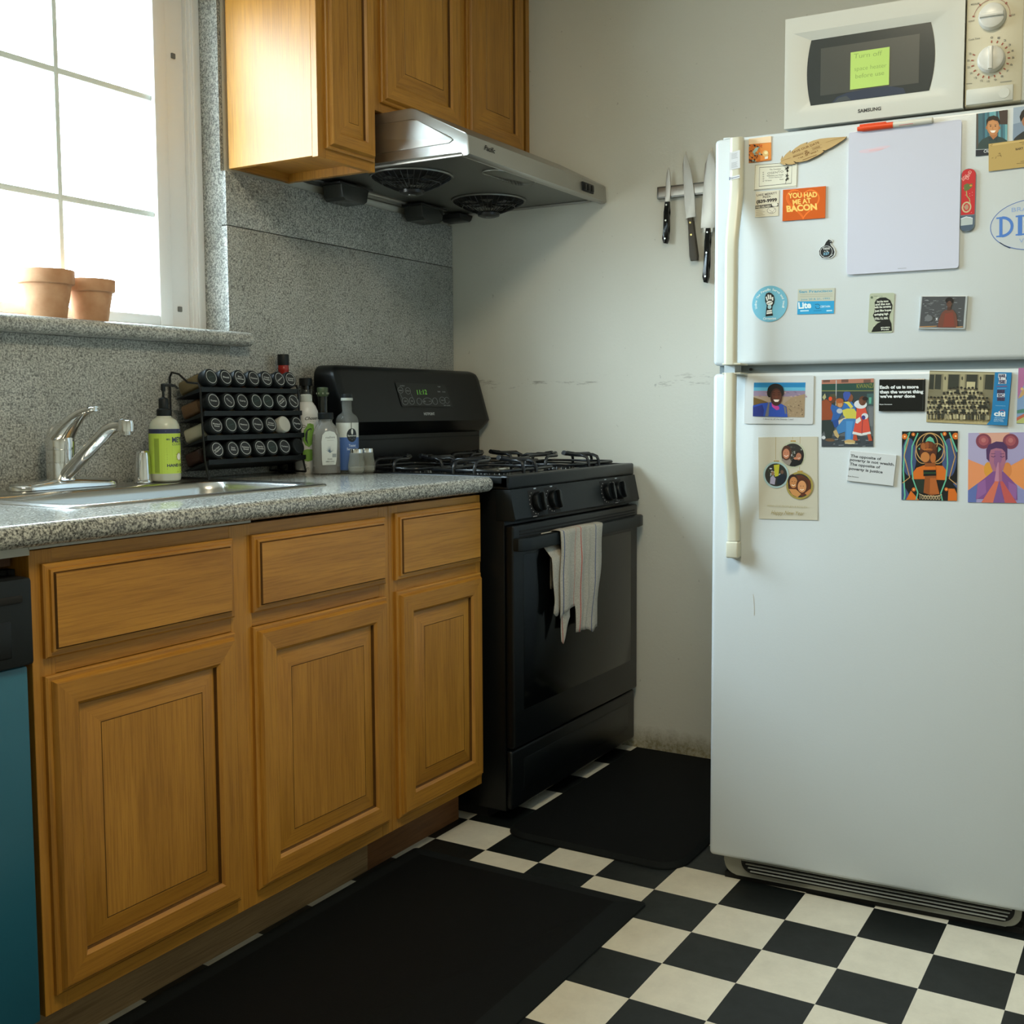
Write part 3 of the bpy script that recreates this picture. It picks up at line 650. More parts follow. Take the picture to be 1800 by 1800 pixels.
# ------------------------------------------------------------------ dish towel on the oven handle
mb = MB()
def bump(u, c, w): return math.exp(-((u-c)/w)**2)
def towelsheet(xt, xb, zbf, y0, folds, stripes, nu, nv=44, back=.16, Lref=.30):
    Lt = .062
    def fn(u, v):
        zb = zbf(u); Lf = .7640-zb; s = v*(back+Lt+Lf); f_ = sum(a*bump(u, c, w) for a, c, w in folds)
        x = xt[0]+(xt[1]-xt[0])*u
        if s < back: return (x, -.7185, .764-(back-s))
        if s < back+Lt:
            a = (s-back)/Lt*pi; return (x, -.7185+(y0+.7185)*(1-cos(a))/2-f_*.35*(1-cos(a))/2, .7640+.0030*sin(a)+.002*sin(a)*bump(u, .5, .3))
        d = s-back-Lt; k = min(1, .35+d/.12); t_ = min(1, d/Lref); bx_ = xb[0]+(xb[1]-xb[0])*u
        return (x+(bx_-x)*t_+.0025*sin(d*26+u*5), y0-f_*k-.0015*sin(d*40+u*9), .7640-d)
    def mt(a, b):
        u = (a+.5)/nu
        for c, w, m in stripes:
            if abs(u-c) < w: return m
        return 'linen'
    mb.grid(fn, nu, nv, mt)
def zmain(u):
    if u < .37: return .538+.010*u/.37-.012*bump(u, 0, .04)
    if u < .385: return .548-(.548-.474)*(u-.37)/.015
    return .474-.006*(u-.385)/.615-.010*bump(u, .82, .05)
towelsheet((-.598, -.342), (-.604, -.386), zmain, -.7500, ((.009, .13, .10), (.011, .46, .075), (.010, .84, .12), (.004, .66, .03)), ((.055, .005, '#3a4a70'), (.80, .0045, '#3a4a70'), (.44, .004, '#b4483a'), (.345, .004, '#b4483a')), 150)
towelsheet((-.596, -.530), (-.592, -.540), lambda u: .452+.085*abs(u-.15)**1.2, -.7480, ((.002, .5, .3),), ((.12, .03, '#a04436'),), 40, back=.05)
def backl(u, v): return (-.648+.090*u+.026*v*(1-u)-.012*max(0, v-.85)/.15*(1-u), -.7180-.0275*min(1, max(0, (v-.16)/.16))-.0012*sin(8*v)-.002*sin(3*u+v*2), .764-(.218+.012*sin(u*6))*v)
mb.grid(backl, 12, 16, 'linen')
tw = mb.finish('dish_towel', loc=(-.48, -.74, .47), fix=False, sharp=180)
md = tw.modifiers.new('thick', 'SOLIDIFY'); md.thickness = .0008
tag(tw, 'beige linen dish towel with thin blue and red stripes over the oven handle', 'towel')

# ------------------------------------------------------------------ floor mats
def fmat(x0, x1, y0, y1, r, h, label, lip, corners):
    mb = MB()
    def out(ins): 
        P = []
        for k, (cx_, cy_, a0) in enumerate(((x1-r, y1-r, 0), (x0+r, y1-r, 90), (x0+r, y0+r, 180), (x1-r, y0+r, 270))):
            rk_ = r if k in corners else .012; ccx = x1-rk_ if k in (0, 3) else x0+rk_; ccy = y1-rk_ if k in (0, 1) else y0+rk_
            for q in range(9): a = radians(a0+90*q/8); P.append((ccx+max(rk_-ins, .0005)*cos(a), ccy+max(rk_-ins, .0005)*sin(a)) if ins <= rk_ else (max(min(ccx+rk_*cos(a), x1-ins), x0+ins), max(min(ccy+rk_*sin(a), y1-ins), y0+ins)))
        return P
    prev = None
    for ins, z, m in ((0, .0005, 'mat_edge'), (.001, .004, 'mat_edge'), (lip, h, 'mat_edge')):
        cur = [mb.bm.verts.new((x, y, z)) for x, y in out(ins)]
        if prev:
            for k in range(len(cur)): mb.bm.faces.new((prev[k], prev[(k+1) % len(cur)], cur[(k+1) % len(cur)], cur[k])).material_index = mb.mi(m)
        prev = cur
    mb.bm.faces.new(prev).material_index = mb.mi('mat'); return tag(mb.finish('floor_mat', loc=((x0+x1)/2, (y0+y1)/2, 0), sharp=20), label, 'mat')
fmat(-3.05, -1.042, -1.212, -.578, .03, .016, 'long black rubber floor mat in front of the sink cabinets', .055, ())
fmat(-.858, -.03, -1.208, -.712, .07, .014, 'smaller black floor mat with rounded corners in front of the stove', .012, (1, 2))

# ------------------------------------------------------------------ sink
sk = thing('kitchen_sink', 'stainless steel drop-in sink in the granite countertop under the window', 'sink', (-1.62, -.28, .922), world=True)
mb = MB()
def rrect(x0, x1, y0, y1, r, n=6):
    P = []
    for cx, cy, a0 in ((x1-r, y1-r, 0), (x0+r, y1-r, 90), (x0+r, y0+r, 180), (x1-r, y0+r, 270)):
        for k in range(n+1): a = radians(a0+90*k/n); P.append((cx+r*cos(a), cy+r*sin(a)))
    return P
si = mb.mi('steel'); prev = None
for x0, x1, y0, y1, r, z in ((-1.942, -1.240, -.500, -.028, .035, .9222), (-1.940, -1.242, -.498, -.030, .035, .9262), (-1.930, -1.252, -.488, -.040, .035, .9275), (-1.917, -1.264, -.475, -.135, .06, .9255), (-1.914, -1.267, -.472, -.138, .06, .9262), (-1.908, -1.273, -.466, -.144, .06, .921), (-1.902, -1.279, -.460, -.150, .06, .905), (-1.894, -1.287, -.452, -.158, .06, .76), (-1.865, -1.315, -.425, -.185, .05, .738), (-1.70, -1.53, -.38, -.26, .04, .735)):
    cur = [mb.bm.verts.new((x, y, z)) for x, y in rrect(x0, x1, y0, y1, r)]
    if prev:
        for k in range(len(cur)): mb.bm.faces.new((prev[k], prev[(k+1) % len(cur)], cur[(k+1) % len(cur)], cur[k])).material_index = si
    prev = cur
mb.bm.faces.new(prev).material_index = si
mb.finish('basin', sk, sharp=60)
mb = MB(); mb.lathe([(.042, .737), (.040, .739), (.03, .7365), (.004, .7365)], 'chrome', (-1.615, -.32, 0), 28); mb.finish('drain', sk)
DK = .9275
# faucet
fx, fy = -1.638, -.060
fc = thing('kitchen_faucet', 'chrome single-lever kitchen faucet with low angled spout behind the sink', 'faucet', (fx, fy, DK), world=True)
mb = MB()
def fb(u, v):
    x = -.136+.272*u; t = abs(2*u-1); w = .029*sqrt(max(0, 1-max(0, (t-.72)/.28)**2))+.0002; h = .024-.011*max(0, t-.15)**1.0*1.1
    a = pi*v; return (fx+x+.008, fy-w*cos(a)*-1*(-1), DK+h*sin(a)**.7)
mb.grid(fb, 48, 14, 'chrome'); mb.finish('base_plate', fc, sharp=70)
mb = MB(); mb.lathe([(.030, .018), (.0305, .055), (.0295, .0555), (.0295, .0575), (.0305, .058), (.0305, .083), (.0295, .0835), (.0295, .085), (.0305, .0855), (.031, .10), (.0285, .118), (.022, .132), (.012, .141), (.002, .144)], 'chrome', (fx, fy, DK), 36); mb.finish('faucet_body', fc, sharp=60)
mb = MB(); pts = []; R = []
for k in range(15):
    t = k/14; pts.append((fx+.001*t, fy-.006-.115*t**1.1, DK+.112+.062*sin(t*pi*.50))); R.append(.021*(1-t)**1.4+.0115-(.003 if k == 14 else 0))
mb.tube(pts, R, 'chrome', 16, flat=.62); mb.finish('lever', fc, sharp=70)
mb = MB(); pts = []; R = []
for k in range(17):
    t = k/16; z = .030+.110*min(1, t/.82)**1.0; 
    if t > .70: z = .030+.110*(1-((1-t)/.30)**2*.145)
    pts.append((fx-.001, fy-.020-.190*t, DK+z)); R.append(.0180-.0025*t)
mb.tube(pts, R, 'chrome', 18, flat=.8); tx, ty, tz = pts[-1]
mb.lathe([(.0160, -.014), (.0165, .002), (.0150, .009), (.004, .0125)], 'chrome', (tx, ty-.008, tz), 24); mb.finish('spout', fc, sharp=60)
mb = MB(); mb.lathe([(.007, -.0225), (.0092, -.0215), (.0092, -.014), (.007, -.014)], 'steel', (tx, ty-.008, tz), 24); mb.finish('aerator', fc)
# spray hand piece
sp = thing('side_sprayer', 'small chrome cylinder cap standing on the sink deck left of the green soap bottle', 'sprayer', (-1.432, -.083, DK), world=True)
mb = MB(); mb.lathe([(.0215, 0), (.0215, .003), (.0205, .006), (.0195, .0065), (.0190, .0075)], 'chrome', (-1.432, -.083, DK), 30); mb.finish('collar', sp)
mb = MB(); mb.lathe([(.0185, .006), (.0165, .062), (.0150, .071), (.011, .075), (.001, .076)], 'chrome', (-1.432, -.083, DK), 30); mb.finish('sprayer_cap', sp)

# ------------------------------------------------------------------ bottles
def facing(x, y): return math.atan2(CAMP[0]-x, -(CAMP[1]-y))   # z rotation that turns -y towards the viewer
def wraplabel(mb, r, w, h, z, TL, TR, BL, a0=0): return Art(mb, w, h, TL, TR, BL, y=-.0004, oz=z, wrap=(r, a0))
def face_rot(x, y): v = Vector((CAMP[0]-x, CAMP[1]-y)); return math.atan2(v.x, -v.y)
def cylpatch(mb, r, z0, z1, aa, ab, m, n=20, off=.0003):
    i = mb.mi(m); prev = None
    for k in range(n+1):
        a = aa+(ab-aa)*k/n; c = [mb.bm.verts.new(((r+off)*sin(a), -(r+off)*cos(a), z)) for z in (z0, z1)]
        if prev: mb.bm.faces.new((prev[0], c[0], c[1], prev[1])).material_index = i
        prev = c
def bottle(name, label, cat, x, y, z, rot=0, group=None): return thing(name, label, cat, (x, y, z), face_rot(x, y)+rot, group)
# hand soap
so = bottle('soap_bottle', 'green-labelled hand soap pump bottle between the chrome sprayer and the spice rack', 'soap bottle', -1.378, -.098, DK)
soapm = pm('cloudy_soap', (.52, .53, .42), .25, Transmission_Weight=.0, Subsurface_Weight=.1)
mb = MB(); mb.lathe([(.028, 0), (.0345, .004), (.036, .010), (.036, .122), (.034, .136), (.028, .147), (.018, .153), (.0165, .158)], soapm, seg=40); mb.finish('bottle', so)
mb = MB(); r = .036; L_ = lambda z: z
cylpatch(mb, r, .020, .115, -1.75, 1.75, '#b2c94a'); cylpatch(mb, r, .1155, .126, -1.75, 1.75, '#2b3050')
A = wraplabel(mb, r, .080, .105, .020, (1393, 822), (1690, 822), (1393, 1232), a0=.16); A.y = -.0006
A.poly([(1425, 905), (1472, 905), (1472, 1225), (1425, 1225)], '#8fa53a')
for k in range(9): A.line([(1432+k*4.5, 915), (1432+k*4.5, 1215)], 1, '#74892e')
A.text("MRS.", (1535, 922), (1570, 922), 16, '#2b3050'); A.text("MEYER'S", (1584, 942), (1790, 942), 48, '#2b3050', bold=.03); A.text('CLEAN DAY', (1584, 970), (1780, 970), 18, '#4a5244', spacing=1.3)
for k, y in enumerate((998, 1012, 1028, 1055, 1080, 1100)): A.line([(1535, y), (1630+(k < 3)*90, y)], 4, '#7f9440')
A.ell((1658, 1076), 28, 34, '#dcd9c8'); A.ring((1658, 1076), 28, 34, 4, '#8c6a40')
A.text('HAND SOAP', (1535, 1168), (1760, 1168), 26, '#2b3050', bold=.03); A.line([(1535, 1188), (1760, 1188)], 5, '#5a6a40'); A.line([(1630, 1218), (1700, 1218)], 3, '#5a6a40')
A.line([(1530, 838), (1700, 838)], 3, '#9aa0b8')
mb.finish('paper_label', so, smooth=False)
mb = MB(); mb.lathe([(.0165, .153), (.0170, .154), (.0170, .171), (.0150, .173), (.0115, .175), (.0115, .196), (.0095, .199), (.0045, .201), (.0030, .203), (.0030, .222)], 'blackp', seg=24)
pu = mb.finish('pump_collar', so); mb = MB(); mb.lathe([(.0045, .216), (.0055, .219), (.0055, .232), (.003, .234)], 'blackp', seg=16)
mb.tube([(0, 0, .230), (.018, .004, .2305), (.028, .008, .228), (.034, .010, .222)], [.004, .0035, .003, .0025], 'blackp', 8); mb.finish('pump_nozzle', so)
# avocado oil spray
ch = bottle('cooking_spray_bottle', 'tall white spray bottle with green avocado artwork right of the spice rack', 'bottle', -.888, -.109, .922)
wpl = pm('satin_white_bottle', (.66, .66, .64), .35)
mb = MB(); mb.lathe([(.031, 0), (.033, .003), (.0335, .02), (.0335, .158), (.0315, .172), (.026, .186), (.0185, .196), (.0170, .198), (.0165, .215), (.012, .219)], wpl, seg=40); mb.finish('bottle', ch)
mb = MB(); A = wraplabel(mb, .0335, .056, .178, .004, (290, 600), (640, 600), (290, 1640)); A.y = -.0005
gn = '#6f9a3c'; dk = '#20282a'
A.text('Chosen', (440, 800), (690, 790), 50, dk, bold=.012, shear=.35); A.line([(520, 820), (600, 820)], 4, '#7a7a78')
A.poly([(485, 850), (500, 860), (520, 850), (590, 870), (600, 960), (560, 1180), (500, 1235), (440, 1200), (405, 1130), (400, 1040), (420, 960), (470, 900)], gn, clip=False)
A.poly([(470, 960), (520, 930), (560, 940), (500, 1010), (470, 1100), (490, 1200), (440, 1120), (440, 1020)], dk, clip=False); A.poly([(485, 975), (540, 945), (500, 1020), (475, 1100)], '#86ad4c', clip=False)
A.line([(365, 900), (400, 880), (440, 890), (470, 905), (430, 920), (390, 915), (365, 900)], 7, dk); A.line([(520, 860), (545, 890), (580, 930)], 7, dk)
A.poly([(375, 1310), (400, 1285), (470, 1265), (560, 1270), (580, 1340), (560, 1440), (480, 1465), (400, 1440), (370, 1380)], gn, clip=False)
A.ring((433, 1525), 24, 16, 5, '#3a3f40', 14); A.text('AVO', (410, 1590), (495, 1590), 34, '#3a3f40')
mb.finish('printed_artwork', ch, smooth=False)
mb = MB(); mb.lathe([(.0180, .197), (.0182, .198), (.0182, .229), (.0165, .2315)], 'plasticc', seg=28); mb.finish('clear_cap', ch)
# dark bottles behind
b1 = thing('dark_bottle', 'dark bottle with flat black cap half hidden behind the white spray bottle', 'bottle', (-.813, -.042, .922))
mb = MB(); mb.lathe([(.020, 0), (.022, .004), (.022, .17), (.020, .195), (.014, .212), (.0135, .250)], pm('near_black_glass', (.012, .014, .012), .12), seg=28); mb.finish('bottle', b1)
mb = MB(); mb.lathe([(.0185, .244), (.0185, .264), (.017, .266)], 'blackp', seg=24); mb.finish('bottle_cap', b1)
b2 = thing('olive_oil_bottle', 'dark green glass bottle with green-topped neck behind the white-labelled syrup bottle', 'bottle', (-.827, -.116, .922))
mb = MB(); mb.lathe([(.022, 0), (.024, .004), (.024, .125), (.022, .148), (.015, .166), (.0135, .175), (.0135, .215)], bpy.data.materials['near_black_glass'], seg=28); mb.finish('bottle', b2)
mb = MB(); mb.lathe([(.0145, .213), (.0155, .215), (.0155, .236), (.0145, .238), (.004, .239)], pm('dull_green_cap', lin('#3f4f34'), .4), seg=24)
for k in range(8): a = 2*pi*k/8; mb.box(.0155*cos(a)-.0015, .0155*cos(a)+.0015, .0155*sin(a)-.0015, .0155*sin(a)+.0015, .219, .224, '#8d9480')
mb.finish('bottle_cap', b2)
wb_ = thing('sauce_bottle', 'bottle with black cap and red neck standing behind the top row of the spice rack', 'bottle', (-.893, -.033, .922))
mb = MB(); mb.lathe([(.022, 0), (.023, .004), (.023, .20), (.019, .235), (.0140, .258), (.0140, .262)], bpy.data.materials['near_black_glass'], seg=28); mb.finish('bottle', wb_)
mb = MB(); mb.lathe([(.0145, .255), (.0145, .285), (.0150, .286), (.0150, .292), (.0145, .293), (.0145, .303)], pm('deep_red_neck', lin('#8a2018', 1.2), .25), seg=28); mb.finish('neck_foil', wb_)
mb = MB(); mb.lathe([(.0155, .300), (.0160, .302), (.0160, .328), (.0150, .330)], 'blackp', seg=24); mb.finish('bottle_cap', wb_)
# syrup bottle
sy = bottle('syrup_bottle', 'flat clear bottle with arched white label and black lid, dark syrup in its base', 'bottle', -.897, -.186, .922, rot=radians(8))
mb = MB(); mb.lathe([(.030, 0), (.0375, .004), (.038, .012), (.038, .095), (.036, .112), (.029, .128), (.021, .138), (.018, .142), (.018, .150)], 'milky2', seg=40, sy=.72, cap=False); mb.finish('bottle', sy)
mb = MB(); mb.lathe([(.030, .003), (.0365, .006), (.037, .013), (.037, .022), (.001, .0221)], pm('dark_syrup', (.012, .008, .005), .1), seg=40, sy=.70)
mb.lathe([(.0368, .024), (.0368, .095), (.0345, .110)], clear('milky_residue', (.74, .76, .74), 1.2, .3), seg=40, sy=.70, cap=False); mb.finish('syrup', sy)
mb = MB(); A = Art(mb, .043, .094, (610, 1095), (885, 1095), (635, 1580), y=-.0281, ox=.006, oz=.024)
A.poly([(640, 1570), (628, 1500), (612, 1240), (625, 1150), (670, 1105), (750, 1092), (830, 1110), (872, 1160), (884, 1240), (880, 1500), (868, 1565)], '#c9cfcb', clip=False)
A.text('madhava', (682, 1198), (845, 1192), 32, '#565e60', bold=.0, spacing=.95); A.line([(708, 1225), (825, 1222)], 5, '#9aa09d')
for k in range(11): a = radians(200+k*14); A.poly([(765, 1400), (765+78*cos(a), 1395+110*sin(a)*1.0), (772, 1385)], '#43586a' if k % 2 else '#5f7688', clip=False)
A.poly([(805, 1410), (875, 1410), (873, 1460), (805, 1460)], '#8b9294'); A.text('ORGANIC', (722, 1495), (808, 1495), 20, '#565e60'); A.text('AMBER AGAVE', (692, 1530), (842, 1530), 20, '#565e60'); A.line([(705, 1552), (835, 1552)], 5, '#9aa09d')
bmesh.ops.translate(mb.bm, vec=(0, 0, 0), verts=mb.bm.verts); mb.finish('paper_label', sy, smooth=False)
mb = MB(); mb.lathe([(.020, .150), (.0212, .151), (.0212, .166), (.0195, .168), (.002, .1682)], 'blackp', seg=30); mb.finish('bottle_cap', sy)
# sesame oil
se = bottle('oil_bottle', 'clear oil bottle with blue and white label and black stopper beside the shakers', 'bottle', -.832, -.207, .922)
mb = MB(); mb.lathe([(.029, 0), (.0315, .004), (.0315, .140), (.030, .151), (.024, .161), (.0150, .167), (.0135, .172), (.0135, .200), (.0160, .201), (.0160, .208)], 'milky', seg=36, cap=False); mb.finish('bottle', se)
mb = MB(); mb.lathe([(.0155, .2005), (.0165, .201), (.0165, .208)], '#a9aea6', seg=24, cap=False); mb.lathe([(.0155, .2075), (.0145, .219), (.003, .2195)], 'blackp', seg=24); mb.finish('stopper', se)
mb = MB(); cylpatch(mb, .0315, .100, .140, -1.3, 1.3, '#c6cbc6'); cylpatch(mb, .0315, .010, .100, -1.3, 1.3, '#46659f')
A = wraplabel(mb, .0315, .060, .130, .010, (900, 945), (1155, 945), (900, 1580), a0=.12); A.y = -.0006
A.line([(1058, 945), (1058, 1030)], 7, dk); A.ell((1066, 1112), 62, 92, '#151c22'); A.ell((1068, 1065), 13, 38, '#c6cbc6'); A.text('Spectrum', (1015, 1128), (1120, 1128), 22, '#c6cbc6', bold=.02); A.line([(1040, 1150), (1066, 1172), (1092, 1150)], 8, '#8a95a0')
A.text('Toasted', (1026, 1265), (1112, 1265), 32, '#b6c4da', bold=.03); A.text('Sesame Oil', (1004, 1312), (1135, 1312), 32, '#b6c4da', bold=.03); A.line([(900, 1527), (1150, 1527)], 8, '#8c97c0')
mb.finish('paper_label', se, smooth=False)
# shakers
for k, (x, y, lb) in enumerate(((-.862, -.262, 'facetted glass shaker with metal lid, the nearer and left one of the pair'), (-.8135, -.259, 'facetted glass shaker with metal lid, right one of the pair, by the stove'))):
    sh = thing('glass_shaker', lb, 'shaker', (x, y, .922), .3*k, 'salt and pepper shakers')
    mb = MB(); n = 16; prev = None; gi = mb.mi('cutglass')
    for r, z, tw_ in ((.017, 0, 0), (.0225, .008, 0), (.0238, .018, .5), (.0220, .030, 0), (.0195, .044, .5), (.0185, .056, 0), (.0165, .061, 0)):
        cur = [mb.bm.verts.new((r*cos(2*pi*(q+tw_)/n), r*sin(2*pi*(q+tw_)/n), z)) for q in range(n)]
        if prev:
            for q in range(n): mb.bm.faces.new((prev[q], prev[(q+1) % n], cur[(q+1) % n], cur[q])).material_index = gi
        else: mb.bm.faces.new(cur[::-1]).material_index = gi
        prev = cur
    mb.finish('glass_body', sh, smooth=False)
    mb = MB(); mb.lathe([(.015, .004), (.020, .010), (.0205, .020), (.001, .0201)], pm('grey_salt', (.42, .42, .37), .7) if not k else bpy.data.materials['grey_salt'], seg=20); mb.finish('contents', sh)
    mb = MB(); mb.lathe([(.0175, .058), (.0175, .066), (.0165, .069), (.010, .071), (.001, .0715)], 'chrome', seg=28); mb.finish('lid', sh)

# ------------------------------------------------------------------ spice rack and 28 jars
rk_ = thing('spice_rack', 'black four-tier wire and sheet metal spice rack on the counter against the backsplash', 'spice rack', (-1.11, -.08, .922), world=True)
RX0, RX1 = -1.280, -.929
rowz = [1.180, 1.121, 1.061, 1.001]; rowy = [-.120, -.132, -.139, -.143]; JL = .100; ja = radians(18)
for x in (RX0, RX1):
    mb = MB(); mb.tube([(x, -.012, .930), (x, -.012, 1.180), (x, -.020, 1.192), (x, -.045, 1.187), (x, -.075, 1.166), (x, -.112, 1.163), (x, -.118, 1.150), (x, -.122, 1.06), (x, -.128, .975), (x, -.140, .930)], .0028, 'bk', 8)
    mb.tube([(x, -.012, .930), (x, -.140, .930)], .0028, 'bk', 8)
    mb.finish('side_frame', rk_)
for z, y in zip(rowz, rowy):
    mb = MB(); c0, s0_ = cos(ja), sin(ja); nx, nz = s0_, c0   # shelf runs below the jar row
    P = lambda t, off: (y+ (JL-t)*c0+0 + off*(-s0_)*-1*0, z-(JL-t)*s0_)
    yb, zb2 = y+JL*c0, z-JL*s0_; off = .0245
    a = (yb-.0+off*-.31, zb2-off*.95); b = (y+.012+off*-.31, z-.004-off*.95)
    mb.prism([a, b, (b[0]-.001, b[1]+.002), (b[0]-.003, b[1]+.002), (b[0]-.003, b[1]-.010), (b[0]-.001, b[1]-.0105), (a[0], a[1]-.0018)], RX0, RX1, 'blackp', ax='x')
    mb.finish('shelf', rk_, sharp=20)
names = [['', 'Basil', 'Bay|Leaves', 'Cayenne', 'Chili|Powder', '/Cinnamon', 'Coriander|Seeds'],
         ['Cumin', '\\Curry', 'Curry', '', '', '/Garlic|Powder', '\\Ginger'],
         ['Mustard|Seed', '', 'Nutmeg', 'Oregano', 'Onion|Powder', 'WHITE', 'Paprika'],
         ['/Red Pepper|Flakes', 'Sea|Salt', 'Sesame|Seed', 'Garlic|Granules', '', 'Turmeric', 'BLANK']]
rown = ['top row', 'second row', 'third row', 'bottom row']; posn = ['leftmost', 'second from left', 'third from left', 'middle', 'third from right', 'second from right', 'rightmost']
cont = ['#7a6a4a', '#3a2a1c', '#6a5a30', '#a05a2a', '#8a5a30', '#3a3020', '#a8763a', '#6b4a2a', '#4a3a22', '#c8a878', '#5a4a30', '#3d3a22', '#8a6a3a', '#b08848', '#c8c0a8', '#9a8050', '#6a4a30', '#4a4a2a', '#c8b090', '#a08868', '#8a3a22', '#3a1a10', '#b8b4aa', '#b09060', '#b08a58', '#6a5a40', '#b0702a', '#2a2018']
rj = random.Random(5)
for r in range(4):
    for c in range(7):
        nm = names[r][c]; x = -1.250+.0482*c+(.004 if r == 0 else 0)
        yb, zb2 = rowy[r]+JL*cos(ja), rowz[r]-JL*sin(ja)
        extra = ' with pale plain lid' if nm == 'WHITE' else (' with unlabelled black lid' if nm == 'BLANK' else ' with black lid')
        j = thing('spice_jar', 'glass spice jar'+extra+', '+posn[c]+' in rack\'s '+rown[r], 'spice jar', (x, yb, zb2), group='spice jars in the rack', rot=(radians(90)-ja, 0, rj.uniform(-.04, .04)))
        mb = MB(); R4 = []
        for w_, z in ((.0165, 0), (.0195, .003), (.0195, .070), (.0165, .077), (.0165, .082)):
            rr_ = .010 if z < .075 else .0160
            R4.append([mb.bm.verts.new((a, b, z)) for a, b in rrect(-w_, w_, -w_, w_, min(rr_, w_-.0005), 4)])
        gi = mb.mi('jarglass')
        for a, b in zip(R4, R4[1:]):
            for q in range(len(a)): mb.bm.faces.new((a[q], a[(q+1) % len(a)], b[(q+1) % len(a)], b[q])).material_index = gi
        mb.bm.faces.new(R4[0][::-1]).material_index = gi; mb.finish('glass_body', j, sharp=45)
        fill = .068 if c else (.066, .060, .069, .050)[r]
        mb = MB(); lo = [mb.bm.verts.new((a, b, .003)) for a, b in rrect(-.0178, .0178, -.0178, .0178, .009, 4)]; hi = [mb.bm.verts.new((a, b, fill)) for a, b in rrect(-.0178, .0178, -.0178, .0178, .009, 4)]
        cm = C(cont[r*7+c], .85, 1.0); ci = mb.mi(cm); n_ = len(lo)
        for q in range(n_): mb.bm.faces.new((lo[q], lo[(q+1) % n_], hi[(q+1) % n_], hi[q])).material_index = ci
        mb.bm.faces.new(lo[::-1]).material_index = ci; mb.bm.faces.new(hi).material_index = ci; mb.finish('spice', j)
        lm = pm('pale_lid', (.50, .50, .45), .5) if nm == 'WHITE' else M['blackp']
        mb = MB(); mb.lathe([(.0218, .077), (.0222, .0785), (.0222, .0965), (.0208, .0992), (.0188, .100), (.001, .1001)], lm, seg=32); ld = mb.finish('lid', j)
        if nm not in ('WHITE', 'BLANK'):
            mb = MB(); A = Art(mb, .036, .036, (0, 0), (36, 0), (0, 36), ox=0, oz=-.018)
            A.ell((18, 18), 17.6, 17.6, '#11161a' if nm else '#12201e'); A.ring((18, 18), 16.0, 16.0, 1.1, '#c4c9c8', 36)
            tl_ = -30 if nm[:1] == '/' else (38 if nm[:1] == '\\' else 6); lines = nm.strip('/\\').split('|') if nm else []
            for q, s_ in enumerate(lines):
                w_ = min(24, 3.4*len(s_)+3); dy = (q-(len(lines)-1)/2)*5.6+1.8; ca_, sa_ = cos(radians(tl_)), sin(radians(tl_))
                p0 = (18-w_/2*ca_-dy*sa_, 18-w_/2*sa_+dy*ca_); p1 = (18+w_/2*ca_-dy*sa_, 18+w_/2*sa_+dy*ca_)
                A.text(s_, p0, p1, 3.9, '#b8bcba', bold=.02)
            if not nm: A.line([(9, 20), (27, 16)], 1, '#2a4a44')
            # art looks to -y: turn it to look along the jar axis (+z)
            bmesh.ops.rotate(mb.bm, cent=(0, 0, 0), matrix=Matrix.Rotation(radians(-90), 3, 'X'), verts=mb.bm.verts); bmesh.ops.translate(mb.bm, vec=(0, 0, .1003), verts=mb.bm.verts)
            mb.finish('lid_label', ld, smooth=False)

# ------------------------------------------------------------------ terracotta pots on the sill
def pot(x, y, rim, h, lb):
    o = thing('terracotta_pot', lb, 'flower pot', (x, y, 1.305), group='terracotta pots on the windowsill')
    R = rim/2; mb = MB(); mb.lathe([(R*.66, 0), (R*.68, .002), (R*.88, h*.72), (R*.80, h*.75), (R*.62, .008)], 'clay', seg=44); mb.finish('pot_body', o)
    mb = MB(); mb.lathe([(R*.86, h*.70), (R*.965, h*.715), (R*.98, h*.735), (R, h*.98), (R*.985, h), (R*.90, h), (R*.88, h*.97), (R*.84, h*.72)], 'clay', seg=44); mb.finish('rim', o)
pot(-1.597, .024, .124, .108, 'larger terracotta pot, left one of two empty pots on the windowsill')
pot(-1.478, .026, .114, .098, 'smaller terracotta pot, right one of two empty pots on the windowsill')

